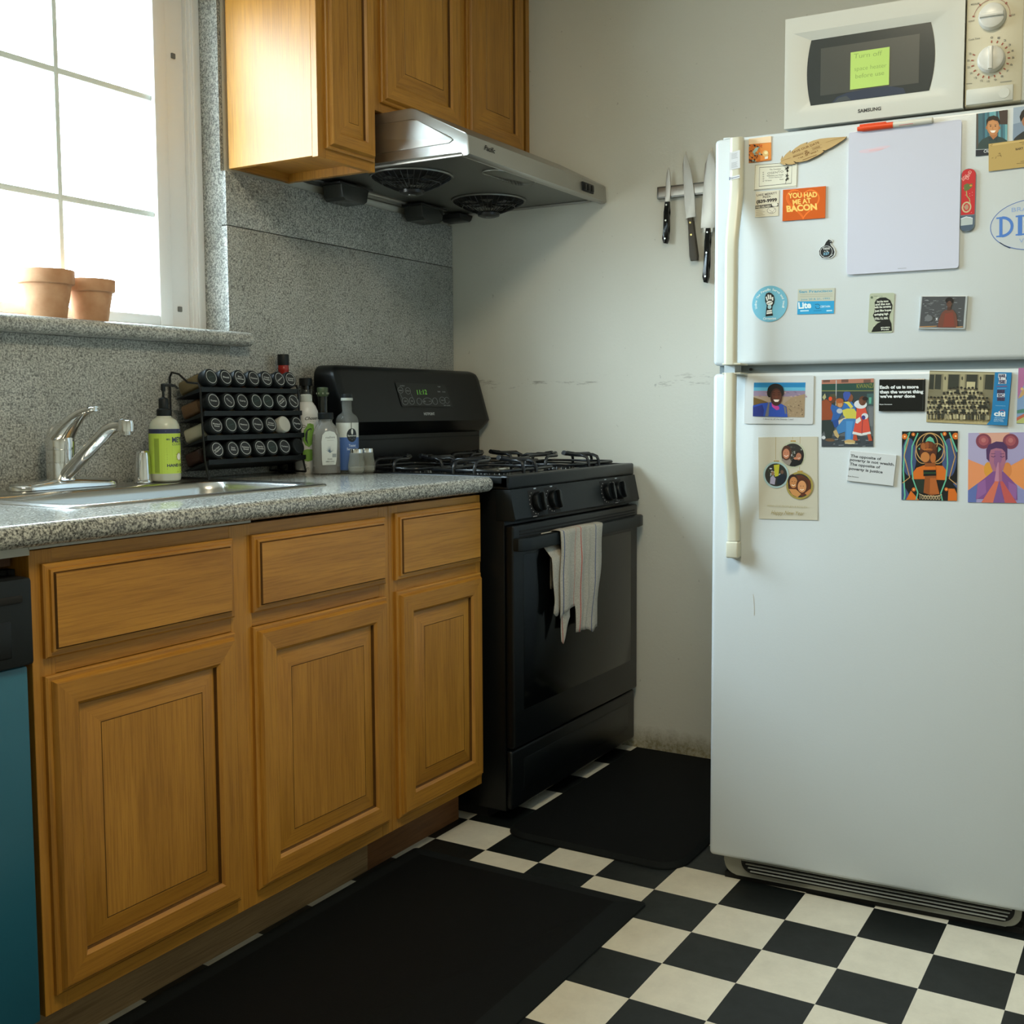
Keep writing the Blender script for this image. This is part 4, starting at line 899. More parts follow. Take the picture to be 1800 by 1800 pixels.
# ------------------------------------------------------------------ knife rack on the right wall: local x runs towards the fridge
def wallthing(name, label, cat, y, z, group=None): return thing(name, label, cat, (0, y, z), -pi/2, group)
kr = wallthing('magnetic_knife_rack', 'slim steel magnetic knife bar on the right wall beside the fridge', 'knife rack', -.774, 1.743)
mb = MB(); mb.box(0, .40, -.018, -.0005, 0, .037, 'hoodu', .002); mb.box(.006, .394, -.0195, -.017, .005, .032, 'blade', .001); mb.finish('steel_bar', kr)
def knife(lb, y, ztip, zheel, zend, blade_w, wood_h, tilt, back='l', wood=False):
    k = thing('kitchen_knife', lb, 'knife', (-.021, y, zheel), group='knives on the magnetic bar', rot=(0, tilt, -pi/2)); L = ztip-zheel; H = zheel-zend
    mb = MB(); w = blade_w; n = 12
    left = [(-w/2, 0)]+[(-w/2+w*.10*t, L*t*.8) for t in (.3, .6, 1)]; right = [(w/2, 0), (w/2, L*.35)]+[(w/2-w*(.5*((t-.35)/.65)**1.6+.0), L*t) for t in (.5, .62, .74, .85, .94)]
    pl = left+[(-w*.18, L*.93), (0, L)]+right[::-1]
    if wood: pl = [(-w*.5, -.002), (-w*.40, .004)]+pl[1:]
    mb.prism(pl, -.0012, .0012, 'blade', ax='y', bev=.0005); mb.box(-w*.28, w*.28, -.0015, .0015, -.012, .002, 'blade'); mb.finish('blade', k)
    mb = MB(); hw = .0085 if not wood else .0105
    hp = [(-hw*.8, 0), (hw*.8, 0), (hw*.9, -H*.12), (hw*.65, -H*.25), (hw*1.1, -H*.45), (hw*.75, -H*.68), (hw*1.15, -H*.88), (hw*.6, -H), (-hw*.6, -H*.985), (-hw*1.2, -H*.88), (-hw*.8, -H*.68), (-hw*.85, -H*.45), (-hw*.95, -H*.25)] if not wood else [(-hw*.85, 0), (hw*.85, 0), (hw, -H*.45), (hw*1.45, -H*.9), (hw*1.2, -H), (-hw*.9, -H*.99), (-hw*1.1, -H*.88), (-hw*.85, -H*.45)]
    mb.prism(hp, -.008, .008, C('#4a4338', .6) if wood else 'blackg', ax='y', bev=.003); hb = mb.finish('handle', k)
    for t in ((.12, .40) if wood else (.08, .45, .88)):
        mb = MB(); q = .003 if wood else .0026; mb.cyl((0, -.0075, -H*t), (0, -.0086, -H*t), q, pm('brass_rivet', (.6, .45, .15), .3, 1) if wood else pm('pale_rivet', (.6, .58, .5), .3, 1), 12); mb.finish('rivet', hb)
knife('small paring knife with black handle, leftmost on the magnetic bar', -.811, 1.838, 1.731, 1.604, .017, 0, radians(2.5))
knife('serrated knife with weathered brown wooden handle, middle of the three', -.888, 1.878, 1.676, 1.545, .034, 0, radians(-5), wood=True)
knife('large knife with black riveted handle, partly hidden by the fridge edge', -.945, 1.878, 1.640, 1.476, .050, 0, radians(2.5))

# ------------------------------------------------------------------ refrigerator (local x runs along its front, -y looks out)
FA = .053611; FLOC = (-.84716, -1.28050, 0); FRZ = -(pi/2-FA)
MF = Matrix.Translation(FLOC) @ Matrix.Rotation(FRZ, 4, 'Z')
fr = thing('refrigerator', 'white top-freezer refrigerator with cream handles, its doors covered in magnets and photos', 'refrigerator', FLOC, FRZ)
FW = .705
mb = MB(); mb.box(.006, FW-.006, .062, .68, .035, 1.678, 'fridge', .006); mb.box(.02, FW-.02, .055, .065, .05, 1.67, '#3a4040')
for x in (.06, FW-.06):
    for y in (.10, .62): mb.cyl((x, y, 0), (x, y, .04), .018, 'blackp', 12)
mb.finish('cabinet_body', fr)
def fdoor(name, z0, z1):
    mb = MB(); mb.box(0, FW, 0, .056, z0, z1, 'fridge', .010, 4); return mb.finish(name, fr, sharp=60)
d1 = fdoor('freezer_door', 1.1925, 1.6925); d2 = fdoor('main_door', .0588, 1.1745)
mb = MB(); mb.box(.01, FW-.01, .020, .05, 1.1745, 1.1925, pm('grey_gasket', (.20, .24, .25), .5)); mb.cyl((.083, .012, 1.1835), (.083, .02, 1.1835), .003, 'bk', 10); mb.finish('door_gap_seal', fr)
mb = MB(); mb.box(.036, .060, -.030, .02, 1.1755, 1.1915, 'fridge'); mb.finish('hinge_spacer', fr)
mb = MB(); mb.box(.018, .035, .004, .05, 1.691, 1.6955, 'fridge', .0015); mb.finish('door_cap', d1)
def handle(zs, name, par):
    mb = MB(); hi = mb.mi('cream'); prev = None
    for s_, yo, z, w_, th in zs:
        P = rrect(s_-w_/2, s_+w_/2, -yo-th/2, -yo+th/2, min(w_, th)*.38, 5)
        cur = [mb.bm.verts.new((x, y, z)) for x, y in P]
        if prev:
            for k in range(len(cur)): mb.bm.faces.new((prev[k], prev[(k+1) % len(cur)], cur[(k+1) % len(cur)], cur[k])).material_index = hi
        else: mb.bm.faces.new(cur[::-1]).material_index = hi
        prev = cur
    mb.bm.faces.new(prev).material_index = hi
    return mb.finish(name, par, sharp=50)
hz = []
for k in range(25):
    t = k/24; z = 1.6865-(1.6865-1.1925)*t; e_ = max(0, min(1, (t-.20)/.30)); e_ = e_*e_*(3-2*e_)
    yo = .014+.036*e_; hz.append((.0555+.0010*e_, yo, z, .0295-.001*e_, .026 if t < .2 else .026-.004*e_))
hd1 = handle(hz, 'door_handle', d1)
hz = []
for k in range(25):
    t = k/24; z = 1.1745-(1.1745-.800)*t; e_ = 1-max(0, min(1, (t-.42)/.50)); e_ = e_*e_*(3-2*e_)
    hz.append((.0560+.0005*e_, .013+.038*e_, z, .0270, .022))
hd2 = handle(hz, 'door_handle', d2)
mb = MB(); mb.box(.0420, .0705, -.028, -.0005, .7615, .799, 'cream', .004, 3); mb.finish('handle_cap', hd2)
for dd, z0, z1, nm in ((d1, 1.1915, 1.1955, 'handle_foot'), (d2, 1.1715, 1.1745, 'handle_foot')):
    mb = MB(); mb.box(.040, .082, -.060, -.002, z0, z1, 'cream', .0015); mb.finish(nm, dd)
mb = MB(); A = Art(mb, .023, .039, (320, 285), (455, 290), (320, 530), y=-.0276, ox=.0545, oz=1.617)
A.poly([(315, 295), (455, 280), (458, 520), (320, 532)], '#c9cdd2', clip=False)
for y in list(range(318, 395, 13))+list(range(438, 510, 13)): A.line([(345, y), (430-(y*7) % 20, y-6)], 4, '#8e9399')
A.poly([(318, 622), (455, 612), (455, 655), (318, 668)], '#d0d4da', clip=False); A.poly([(318, 625), (330, 624), (330, 665), (318, 667)], '#5a6488', clip=False); A.text('Kenmore', (338, 652), (450, 640), 17, '#38435e', bold=.03)
mb.finish('handle_label', hd1, smooth=False)
# lower grille
mb = MB()
out = rr2(.030, .668, .013, .062, .030, .004)
mb.prism(out, .022, .050, '#8c8c82', ax='y', bev=.003)
inn = rr2(.072, .655, .024, .066, .026, .004); mb.prism(inn, .0185, .024, 'void', ax='y')
mb.finish('grille', fr)
mb = MB()
for k, z in enumerate((.0305, .0385, .0465, .0545)): mb.box(.078+(3-k)*.0055 if k < 3 else .074, .650-(3-k)*.004, .013, .030, z-.0011, z+.0011, '#8c8f8a', .0004)
mb.finish('grille_slat', fr)
mb = MB(); mb.box(.03, .67, .030, .06, .0, .013, 'void'); mb.finish('base_pan', fr)
mb = MB(); A = Art(mb, .006, .05, (0, 0), (6, 0), (0, 50), y=-.0003, ox=.1005, oz=.630); A.line([(1, 1), (2.5, 10), (4, 28), (4.2, 40), (4, 49)], .9, '#a89c88'); mb.finish('scratch_mark', d2, smooth=False)

# ------------------------------------------------------------------ things stuck on the doors
def onfridge(o, s_, z, roll=0, off=.0004): o.matrix_world = MF @ Matrix.Translation((s_, -off, z)) @ Matrix.Rotation(-roll, 4, 'Y'); return o
def card(name, label, cat, fc, cc, base, th=.0015, off=.0004, rough=.4, group=None, bev=0, rad=0):
    """fc: door coordinates TL,TR,BR,BL; cc: drawing frame TL,TR,BL"""
    (a, b), (c, d), (e, f), (g, h) = fc
    w = (sqrt((c-a)**2+(d-b)**2)+sqrt((e-g)**2+(f-h)**2))/2; hh = (sqrt((a-g)**2+(b-h)**2)+sqrt((c-e)**2+(d-f)**2))/2
    roll = (math.atan2(d-b, c-a)+math.atan2(f-h, e-g))/2
    mb = MB()
    if rad: mb.prism(rr2(-w/2, w/2, 0, hh, rad, rad, 5), -th, 0, C(base, rough), ax='y')
    else: mb.box(-w/2, w/2, -th, 0, 0, hh, C(base, rough), bev)
    A = Art(mb, w, hh, cc[0], cc[1], cc[2], y=-th-.00003)
    def done():
        o = mb.finish(name, smooth=False, fix=True); onfridge(o, (e+g)/2, (f+h)/2, roll, off); return tag(o, label, cat, group)
    return A, done
def person(A, cx, cy, k, skin, hair, shirt, hairstyle='short', smile=True):
    """small head-and-shoulders; k = head half width"""
    A.poly([(cx-2.6*k, cy+4.2*k), (cx-2.3*k, cy+2.5*k), (cx-1.2*k, cy+1.75*k), (cx-.5*k, cy+1.4*k), (cx+.5*k, cy+1.4*k), (cx+1.2*k, cy+1.75*k), (cx+2.3*k, cy+2.5*k), (cx+2.6*k, cy+4.2*k)], shirt)
    if hairstyle == 'long': A.ell((cx, cy+.15*k), 1.35*k, 1.75*k, hair)
    elif hairstyle == 'afro': A.ell((cx, cy-.45*k), 1.38*k, 1.35*k, hair)
    A.poly([(cx-.45*k, cy+.6*k), (cx+.45*k, cy+.6*k), (cx+.5*k, cy+1.6*k), (cx, cy+2.0*k), (cx-.5*k, cy+1.6*k)], skin[1])
    A.ell((cx, cy), k, 1.28*k, skin[0]); A.ell((cx-1.0*k, cy+.1*k), .16*k, .28*k, skin[1]); A.ell((cx+1.0*k, cy+.1*k), .16*k, .28*k, skin[1])
    A.poly([(cx-1.02*k, cy-.15*k), (cx-1.0*k, cy-.9*k), (cx-.5*k, cy-1.4*k), (cx+.5*k, cy-1.42*k), (cx+1.0*k, cy-.9*k), (cx+1.04*k, cy-.15*k), (cx+.8*k, cy-.65*k), (cx+.2*k, cy-.85*k), (cx-.6*k, cy-.75*k)], hair)
    for s_ in (-1, 1):
        A.ell((cx+s_*.4*k, cy-.05*k), .15*k, .08*k, '#1a1412'); A.line([(cx+s_*.22*k, cy-.30*k), (cx+s_*.6*k, cy-.32*k)], .08*k, hair)
    A.line([(cx, cy), (cx-.08*k, cy+.3*k), (cx+.12*k, cy+.32*k)], .07*k, skin[1])
    if smile: A.poly([(cx-.42*k, cy+.52*k), (cx+.42*k, cy+.52*k), (cx+.25*k, cy+.76*k), (cx-.25*k, cy+.76*k)], '#efe6dc')
    else: A.line([(cx-.3*k, cy+.62*k), (cx+.3*k, cy+.62*k)], .1*k, skin[1])
rc = random.Random(11)
# orange snapshot
A, dn = card('photo_magnet', 'small square orange snapshot at the upper left corner of the freezer door', 'magnet', [(.0790, 1.6864), (.1287, 1.6849), (.1279, 1.6352), (.0786, 1.6331)], [(112, 280), (365, 258), (107, 560)], '#c8742a', .0015)
A.poly([(112, 275), (370, 255), (370, 330), (112, 345)], '#e8cfae'); A.poly([(240, 350), (370, 330), (362, 520), (240, 540)], '#dd8a3c')
for k in range(60):
    x, y = rc.uniform(112, 255), rc.uniform(345, 550); q = rc.uniform(5, 16); A.poly([(x-q, y), (x, y-q*.8), (x+q, y+q*.3), (x, y+q)], rc.choice(['#1f1a1c', '#5c2a12', '#e0903a', '#8aa6a0', '#3a2018', '#c8601a']))
A.poly([(150, 440), (185, 390), (225, 380), (210, 420), (170, 460)], '#9ab8b4'); A.ell((300, 460), 34, 38, '#d8b474'); A.ell((305, 450), 20, 18, '#f0dca8'); A.poly([(290, 500), (330, 490), (325, 520), (290, 525)], '#e8e0d0'); dn()
# caretaker card
A, dn = card('business_card', 'white business card with thin black border tucked under the wooden feather', 'card', [(.0931, 1.6288), (.1853, 1.6249), (.1841, 1.5721), (.0904, 1.5728)], [(178, 575), (655, 545), (163, 870)], '#d6d6c8', .0012)
for o_, w_ in ((3, 5),): A.line([(180+o_, 579), (652, 549), (643, 824), (168, 866)], 5, '#3d4038', True)
A.line([(232, 607), (596, 590), (586, 794), (222, 826)], 6, '#23261f', True)
A.text('The Caretaker', (345, 640), (475, 632), 15, '#55584e'); A.text('OSENTO', (322, 690), (500, 668), 26, '#4a4d44', bold=0, spacing=1.1); A.text('Relaxation and Health', (315, 712), (500, 700), 14, '#55584e'); A.text('Osento Bathhouse', (332, 733), (485, 722), 12, '#6a6d62')
A.text('955 Valencia', (295, 768), (365, 762), 13, '#6a6d62'); A.text('Women', (455, 755), (500, 750), 13, '#6a6d62')
for k, y in enumerate((665, 690, 715, 740, 765)): A.line([(263, y), (282, y-6), (270, y+8)], 4, '#3a3d34')
for x, y, q in ((535, 625, 22), (545, 650, 14), (540, 705, 20), (545, 740, 16), (530, 755, 10), (550, 610, 12)):
    for a in range(5): A.line([(x, y), (x+q*cos(a*1.25), y+q*sin(a*1.25))], 8, '#1d201a')
A.line([(548, 600), (540, 700), (530, 760), (520, 800)], 4, '#1d201a'); dn()
# wooden feather
fe = [(465, 560), (480, 540), (470, 520), (490, 455), (493, 500), (530, 440), (582, 385), (580, 425), (600, 400), (640, 360), (700, 315), (775, 288), (762, 320), (785, 300), (840, 275), (920, 258), (1010, 255), (1120, 260), (1218, 265), (1190, 300), (1130, 345), (1060, 395), (985, 435), (950, 430), (965, 450), (930, 480), (860, 520), (780, 560), (700, 575), (655, 572), (620, 552), (645, 590), (600, 600), (560, 595), (525, 575), (535, 600), (500, 592)]
TLc, w_, h_ = (465, 255), .1430, .0640
def fmap(p): return ((p[0]-465)/(1218-465), (p[1]-255)/(605-255))
# door coordinates of the feather drawing frame
fo = {'TL': (.1487, 1.6820), 'TR': (.2895, 1.6680), 'BL': (.1480, 1.6180)}
def fw(p):
    # perspective correction measured on the door: left end low, right tip high
    u, v = fmap(p); s_ = .1488+(.2899-.1488)*u; zt2 = 1.6833-.0160*u+.0015; return (s_, 1.6868-(p[1]-255)*(.0001950)-u*.0002*0+(u-.0)*.0 - .0 + ((1-u)*.0 - 0) + (-(1-u)*.0011))
# use measured anchors: TL of frame follows the slope of the door top in the photo (.131 px/px)
def fz(p):
    px, py = 1300+p[0]*.1556, 200+p[1]*.1556
    s_ = .1488+(px-1372.4)*(.2899-.1488)/(1489.5-1372.4)
    k = .1307*(px-1372.4)/1.0
    z = 1.6259-((py-287.1)+k)*(.000912)*1.0
    return (s_, z)
# calibrate vertical scale with two anchors (tip 1218,265 -> z 1.6653)
def fz2(p):
    s_, z = fz(p); t_ = (s_-.1488)/(.2899-.1488); return (s_, z+(1.6653-fz((1218, 265))[1])*t_)
fth = [fz2(p) for p in fe]; cxs, czs = .2194, 1.640
mb = MB(); fm = pm('laser_cut_plywood', lin('#b99c68', 1.1), .6); mb.prism([(x-cxs, z-czs) for x, z in fth], -.0035, 0, fm, ax='y', m_side=C('#5a4020'))
A = Art(mb, 1, 1, (0, 0), (1, 0), (0, 1), y=-.0036); A.m2 = lambda p: (fz2(p)[0]-cxs, fz2(p)[1]-czs); A.clampz = lambda q: q
br = '#6e4a1e'
A.text('SAVE OUR DATE', (610, 440), (915, 322), 30, br, bold=.02); A.line([(820, 385), (940, 345)], 3, br); A.line([(615, 472), (745, 430)], 3, br)
A.text('BERNADETTE', (618, 498), (735, 462), 16, br, bold=.03); A.text('&', (755, 475), (812, 455), 62, br, bold=.0); A.text('CONOR', (838, 412), (925, 380), 18, br, bold=.03); A.line([(820, 430), (945, 388)], 2.5, br)
A.text('* 04 . 02 . 2022 *', (678, 528), (905, 440), 18, br, bold=.02); A.line([(725, 550), (885, 488)], 7, br); A.line([(470, 545), (520, 520), (590, 500)], 4, '#8a6a38'); A.line([(985, 322), (1070, 295), (1195, 270)], 4, '#8a6a38')
o = mb.finish('wooden_feather', smooth=False); onfridge(o, cxs, czs, 0, .0024); tag(o, 'light wooden feather-shaped save the date magnet with burnt lettering', 'magnet')
# pizza magnet
A, dn = card('pizza_magnet', 'cream takeaway pizza magnet with phone number, below the business card', 'magnet', [(.0937, 1.5710), (.1447, 1.5682), (.1454, 1.5147), (.0934, 1.5142)], [(180, 878), (440, 868), (175, 1175)], '#cfcab8', .001)
A.text('LAKE MERRITT', (192, 932), (418, 912), 24, '#4a4038', bold=.02); A.text('PIZZA', (262, 955), (350, 948), 22, '#4a4038', bold=.03); A.text('(839-9999', (190, 1015), (420, 995), 36, '#2a2420', bold=.05)
A.poly([(175, 1042), (435, 1018), (435, 1055), (175, 1080)], '#1c1a18'); A.text('FREE DELIVERY', (185, 1072), (355, 1058), 22, '#cfcab8', bold=.03)
for k, y in enumerate((1098, 1118, 1138, 1155)): A.line([(185, y), (265+(k % 2)*20, y-6)], 4, '#8a8478')
A.ell((395, 1035), 34, 20, '#d8d4c6'); A.ell((360, 1100), 48, 36, '#d8d4c6'); A.ring((360, 1100), 48, 34, 4, '#6a6458', 22); A.line([(330, 1090), (370, 1120), (400, 1080)], 4, '#6a6458'); A.line([(340, 1125), (385, 1130)], 3, '#6a6458'); dn()
# bacon
A, dn = card('slogan_magnet', 'orange rectangular slogan magnet with pale yellow capitals inside a heart', 'magnet', [(.1563, 1.5682), (.2475, 1.5676), (.2467, 1.5012), (.1547, 1.5016)], [(500, 862), (980, 820), (487, 1215)], '#c4560e', .003)
hp = lambda s_, dx, dy: [(725+dx+s_*16*sin(t)**3, 985+dy-s_*(13*cos(t)-5*cos(2*t)-2*cos(3*t)-cos(4*t))) for t in [2*pi*k/60 for k in range(60)]]
for s_, dx, dy in ((11.2, 0, 12), (10.6, 3, 10), (11.6, -2, 14)): A.line(hp(s_, dx, dy), 4, '#ee7a2a', True)
ye = '#f2c468'
A.text('YOU HAD', (560, 955), (885, 940), 55, ye, bold=.035); A.text('ME AT', (610, 1028), (818, 1005), 52, ye, bold=.035); A.text('BACON', (540, 1110), (882, 1080), 66, ye, bold=.045); dn()
# round black cat magnet
def roundthing(name, label, cat, s_, z, r, base, draw, frame_c, frame_r, th=.002, off=.0004, group=None):
    mb = MB(); mb.cyl((0, 0, 0), (0, -th, 0), r, C(base), 40); A = Art(mb, 2*r, 2*r, (frame_c[0]-frame_r, frame_c[1]-frame_r), (frame_c[0]+frame_r, frame_c[1]-frame_r), (frame_c[0]-frame_r, frame_c[1]+frame_r), y=-th-.00003, oz=-r)
    draw(A); o = mb.finish(name, smooth=False); onfridge(o, s_, z, 0, off); return tag(o, label, cat, group)
mb = MB(); k_ = .0264/(1070-900)
cp = [(985, 1650), (930, 1640), (900, 1600), (893, 1545), (915, 1500), (955, 1475), (975, 1430), (1005, 1395), (1040, 1415), (1048, 1440), (1025, 1450), (1035, 1480), (1065, 1520), (1080, 1570), (1070, 1615), (1035, 1645)]
q_ = lambda p: ((p[0]-985)*k_*1.12, -(p[1]-1560)*k_)
mb.prism([(q_(p)[0]*1.12, q_(p)[1]*1.10) for p in cp], -.0015, 0, '#c8ced0', ax='y')
A = Art(mb, 1, 1, (0, 0), (1, 0), (0, 1), y=-.0016); A.m2 = q_; A.clampz = lambda q: q
A.poly(cp, '#15181c', clip=False); A.ring((980, 1560), 72, 78, 6, '#c0c6c8'); A.text('TODOS', (938, 1530), (1022, 1530), 26, '#d0d4d4', bold=.04); A.text('a la', (955, 1562), (1005, 1562), 22, '#d0d4d4'); A.text('327', (945, 1605), (1018, 1600), 32, '#7fb4d0', bold=.03)
A.line([(925, 1610), (960, 1635), (1010, 1635), (1060, 1600)], 6, '#c0c6c8'); A.line([(1020, 1420), (1035, 1430)], 4, '#c0c6c8')
o = mb.finish('cat_magnet', smooth=False); onfridge(o, .2508, 1.4297, 0); tag(o, 'small round black sticker with a curled tail, alone near the whiteboard', 'magnet')
# whiteboard
A, dn = card('whiteboard', 'blank portrait magnetic whiteboard with rounded corners on the freezer door', 'whiteboard', [(.2916, 1.6740), (.5150, 1.6735), (.5165, 1.3795), (.2953, 1.3775)], [(0, 0), (197, 0), (0, 262)], '#c3c6d6', .005, rough=.18, rad=.006)
for k in range(9): A.ell((38+rc.uniform(-14, 14)+k*1.5, 38+rc.uniform(-2, 2)-k*.3), 16, 2.4, '#cbbccb', rot=-.05)
for k in range(5): A.ell((44+k*3, 37), 8, 1.6, '#d2b2bc', rot=-.05)
A.line([(92, 256.5), (107, 256.5)], 1.6, '#a4a7b4'); A.line([(.8, .8), (196, .8)], .5, '#d6d9e4'); dn()
# marker
mk = onfridge(thing('dry_erase_marker', 'white dry-erase marker with orange-red cap lying along the top of the whiteboard', 'marker'), .3120, 1.6735, 0, .0085)
orm = C('#d8461a', .4, 1.1); whm = C('#c9c9c0', .4)
mb = MB(); mb.cyl((.012, 0, .0042), (.072, 0, .0042), .0065, orm, 20, .0063); mb.cyl((.0, 0, .0042), (.012, 0, .0042), .0042, orm, 16, .0064); mb.box(.004, .058, -.0015, .0015, .0095, .0130, orm, .0012); mb.finish('cap', mk)
mb = MB(); mb.cyl((.072, 0, .0042), (.100, 0, .0042), .0058, whm, 20); mb.cyl((.100, 0, .0042), (.148, 0, .0046), .0062, whm, 20); mb.cyl((.148, 0, .0046), (.150, 0, .0046), .0048, whm, 16); mb.finish('barrel', mk)
mb = MB(); A = Art(mb, .03, .006, (0, 0), (30, 0), (0, 6), y=-.0064, ox=.098, oz=.0); A.line([(1, 5.5), (29, 5.0)], .8, '#b03048'); mb.finish('printed_stripe', mk, smooth=False)
# bottle opener
mb = MB(); mb.prism(rr2(-.0145, .0145, -.125, 0, .0140, .0140, 8), -.004, 0, C('#6a747c', .3), ax='y', bev=.001)
A = Art(mb, .029, .125, (728, 770), (872, 770), (728, 1392), y=-.0041, oz=-.125)
A.poly([(738, 820), (750, 790), (775, 776), (825, 776), (852, 790), (868, 820), (866, 1225), (738, 1225)], '#b8242a', clip=False)
A.poly([(733, 1235), (866, 1235), (862, 1340), (840, 1380), (760, 1384), (735, 1350)], '#47586a', clip=False); A.poly([(740, 1262), (770, 1248), (830, 1248), (852, 1268), (850, 1325), (740, 1330)], '#aab4b4', clip=False); A.line([(738, 1262), (790, 1244), (850, 1264)], 7, '#d0d8e0')
A.ring((790, 1150), 38, 48, 14, '#b8ac86', 26); A.ell((790, 1150), 20, 28, '#a88a70'); A.line([(820, 1110), (815, 1070), (790, 1040), (785, 990)], 10, '#9a9a60'); A.poly([(760, 930), (790, 915), (810, 925), (840, 920), (838, 955), (800, 985), (765, 990)], '#5a6a3a', clip=False); A.ell((825, 940), 12, 10, '#c88a30')
A.text('SUGAR', (752, 890), (800, 850), 34, '#e0a8a0', bold=.02); A.text('LAND', (800, 880), (832, 800), 30, '#e0a8a0')
for k in range(14): A.ell((rc.uniform(745, 860), rc.uniform(930, 1210)), 3, 3, '#e0b0a8', 8)
o = mb.finish('bottle_opener', smooth=False); onfridge(o, .5312, 1.5755, -.0, .0004); tag(o, 'red and steel bottle opener magnet hanging upright at the right edge of the whiteboard', 'bottle opener')
# school photos
A, dn = card('school_photo', 'school portrait photo of a smiling boy in a dark polo shirt against a teal backdrop', 'photo', [(.5443, 1.6825), (.6021, 1.6828), (.6015, 1.5995), (.5436, 1.5986)], [(887, 225), (1197, 187), (872, 648)], '#3f6a78', .001, rough=.25, rad=.003)
for k in range(14): x = 885+k*22; A.poly([(x, 190), (x+24, 190), (x+22, 590), (x-6, 590)], rc.choice(['#3d7484', '#5a98a4', '#2c5262', '#6aa2a8', '#4a4440', '#37606e']))
A.poly([(1110, 190), (1200, 180), (1195, 330), (1120, 330)], '#3a2c28')
A.poly([(885, 590), (905, 520), (940, 480), (1010, 445), (1085, 445), (1150, 465), (1190, 490), (1190, 600), (885, 620)], '#2a4040'); A.poly([(1010, 430), (1095, 425), (1080, 470), (1050, 480)], '#a46a40')
A.ell((1050, 355), 62, 84, '#b47a4e'); A.ell((1050, 355), 50, 60, '#c08858'); A.poly([(985, 350), (985, 290), (1010, 255), (1060, 242), (1105, 258), (1120, 300), (1118, 350), (1100, 300), (1050, 285), (1005, 300)], '#18120f')
for s_ in (-1, 1): A.ell((1050+s_*24, 348), 8, 5, '#1a1412'); A.line([(1050+s_*14, 334), (1050+s_*36, 332)], 4, '#2a1a12'); A.ell((1050+s_*64, 365), 8, 16, '#a46a40')
A.line([(1050, 352), (1045, 378), (1056, 380)], 4, '#96603a'); A.poly([(1020, 392), (1078, 390), (1062, 412), (1035, 413)], '#f0e8e0')
A.poly([(1000, 450), (1050, 480), (1010, 500)], '#22363a'); A.poly([(1095, 440), (1050, 480), (1090, 500)], '#22363a')
A.poly([(872, 585), (1200, 560), (1200, 630), (870, 660)], '#15202c'); A.line([(872, 583), (1200, 562)], 4, '#b8c0c4'); A.text('Oli', (955, 612), (1010, 608), 30, '#c8ccd0', shear=.3); dn()
A, dn = card('school_photo', 'second school portrait with grey-blue backdrop, cut off by the right edge of the picture', 'photo', [(.6118, 1.6859), (.6690, 1.6862), (.6690, 1.5995), (.6115, 1.5990)], [(1250, 165), (1560, 165), (1250, 640)], '#7f90a4', .001, rough=.25, rad=.003)
A.poly([(1250, 165), (1560, 165), (1560, 300), (1250, 340)], '#93a3b4'); A.poly([(1260, 500), (1290, 470), (1350, 430), (1420, 420), (1500, 450), (1560, 520), (1560, 600), (1260, 600)], '#22282a')
A.ell((1400, 310), 66, 88, '#9c6a48'); A.poly([(1325, 330), (1312, 270), (1330, 220), (1360, 190), (1420, 180), (1470, 210), (1480, 300), (1450, 260), (1380, 250), (1345, 290)], '#14100e')
for s_ in (-1, 1): A.ell((1400+s_*26, 305), 8, 5, '#1a1412')
A.poly([(1370, 350), (1430, 350), (1415, 370), (1385, 370)], '#efe6dc'); A.poly([(1250, 590), (1560, 590), (1560, 650), (1250, 650)], '#15202c'); dn()
A, dn = card('name_card', 'gold coloured business card overlapping the bottoms of both school photos', 'card', [(.5671, 1.6205), (.6640, 1.6225), (.6650, 1.5695), (.5690, 1.5660)], [(1000, 525), (1530, 462), (1005, 797)], '#b0965a', .001, off=.0022, rough=.5)
A.poly([(1005, 530), (1530, 470), (1530, 480), (1008, 548)], '#c4aa6c'); A.text('BART', (1275, 590), (1350, 580), 20, '#3a3020', bold=.03); A.line([(1310, 515), (1370, 508)], 4, '#5a4a2c'); A.line([(1335, 530), (1400, 522)], 4, '#5a4a2c'); A.line([(1325, 700), (1400, 692)], 4, '#5a4a2c'); A.line([(1285, 722), (1450, 704)], 4, '#5a4a2c')
for a, b in (((1035, 668), (1050, 662)), ((1080, 650), (1072, 672)), ((1100, 625), (1125, 618)), ((1090, 645), (1130, 640)), ((1110, 612), (1132, 655))): A.line([a, b], 4, '#6a5830')
for k in range(6): A.ell((1010+rc.uniform(0, 40), 530+rc.uniform(0, 14)), 6, 3, '#8a6a34', 10)
dn()
# oval sticker
mb = MB(); ow, oh = .160, .100
def ov(r, n=48): return [(ow/2*r*cos(2*pi*k/n), oh/2*r*sin(2*pi*k/n)) for k in range(n)]
mb.prism(ov(1), -.0006, 0, C('#b9c0c4', .4), ax='y'); A = Art(mb, 1, 1, (0, 0), (1, 0), (0, 1), y=-.0007); A.m2 = lambda p: p; A.clampz = lambda q: q
A.line(ov(.985), .0013, '#3f62a8', True); A.line([(-.062, -.030), (-.052, -.0375), (-.042, -.043)], .0018, '#22304a')
A.m2 = lambda p: (p[0], p[1])
def ot(t_, x0, x1, z, h_, m, **k):   # upright text in metres
    A.m2 = lambda p: (p[0], -p[1]); A.text(t_, (x0, -z), (x1, -z), h_, m, **k)
bl = '#4a78c0'
for (a, b, c, d) in ((-.0625, -.0565, -.020, .020), (-.068, -.050, .0165, .0195), (-.068, -.050, -.0195, -.0165), (-.0285, -.0205, -.020, .020), (-.0325, -.0165, .0165, .0195), (-.0325, -.0165, -.0195, -.0165)): A.poly([(a, -c), (b, -c), (b, -d), (a, -d)], bl)
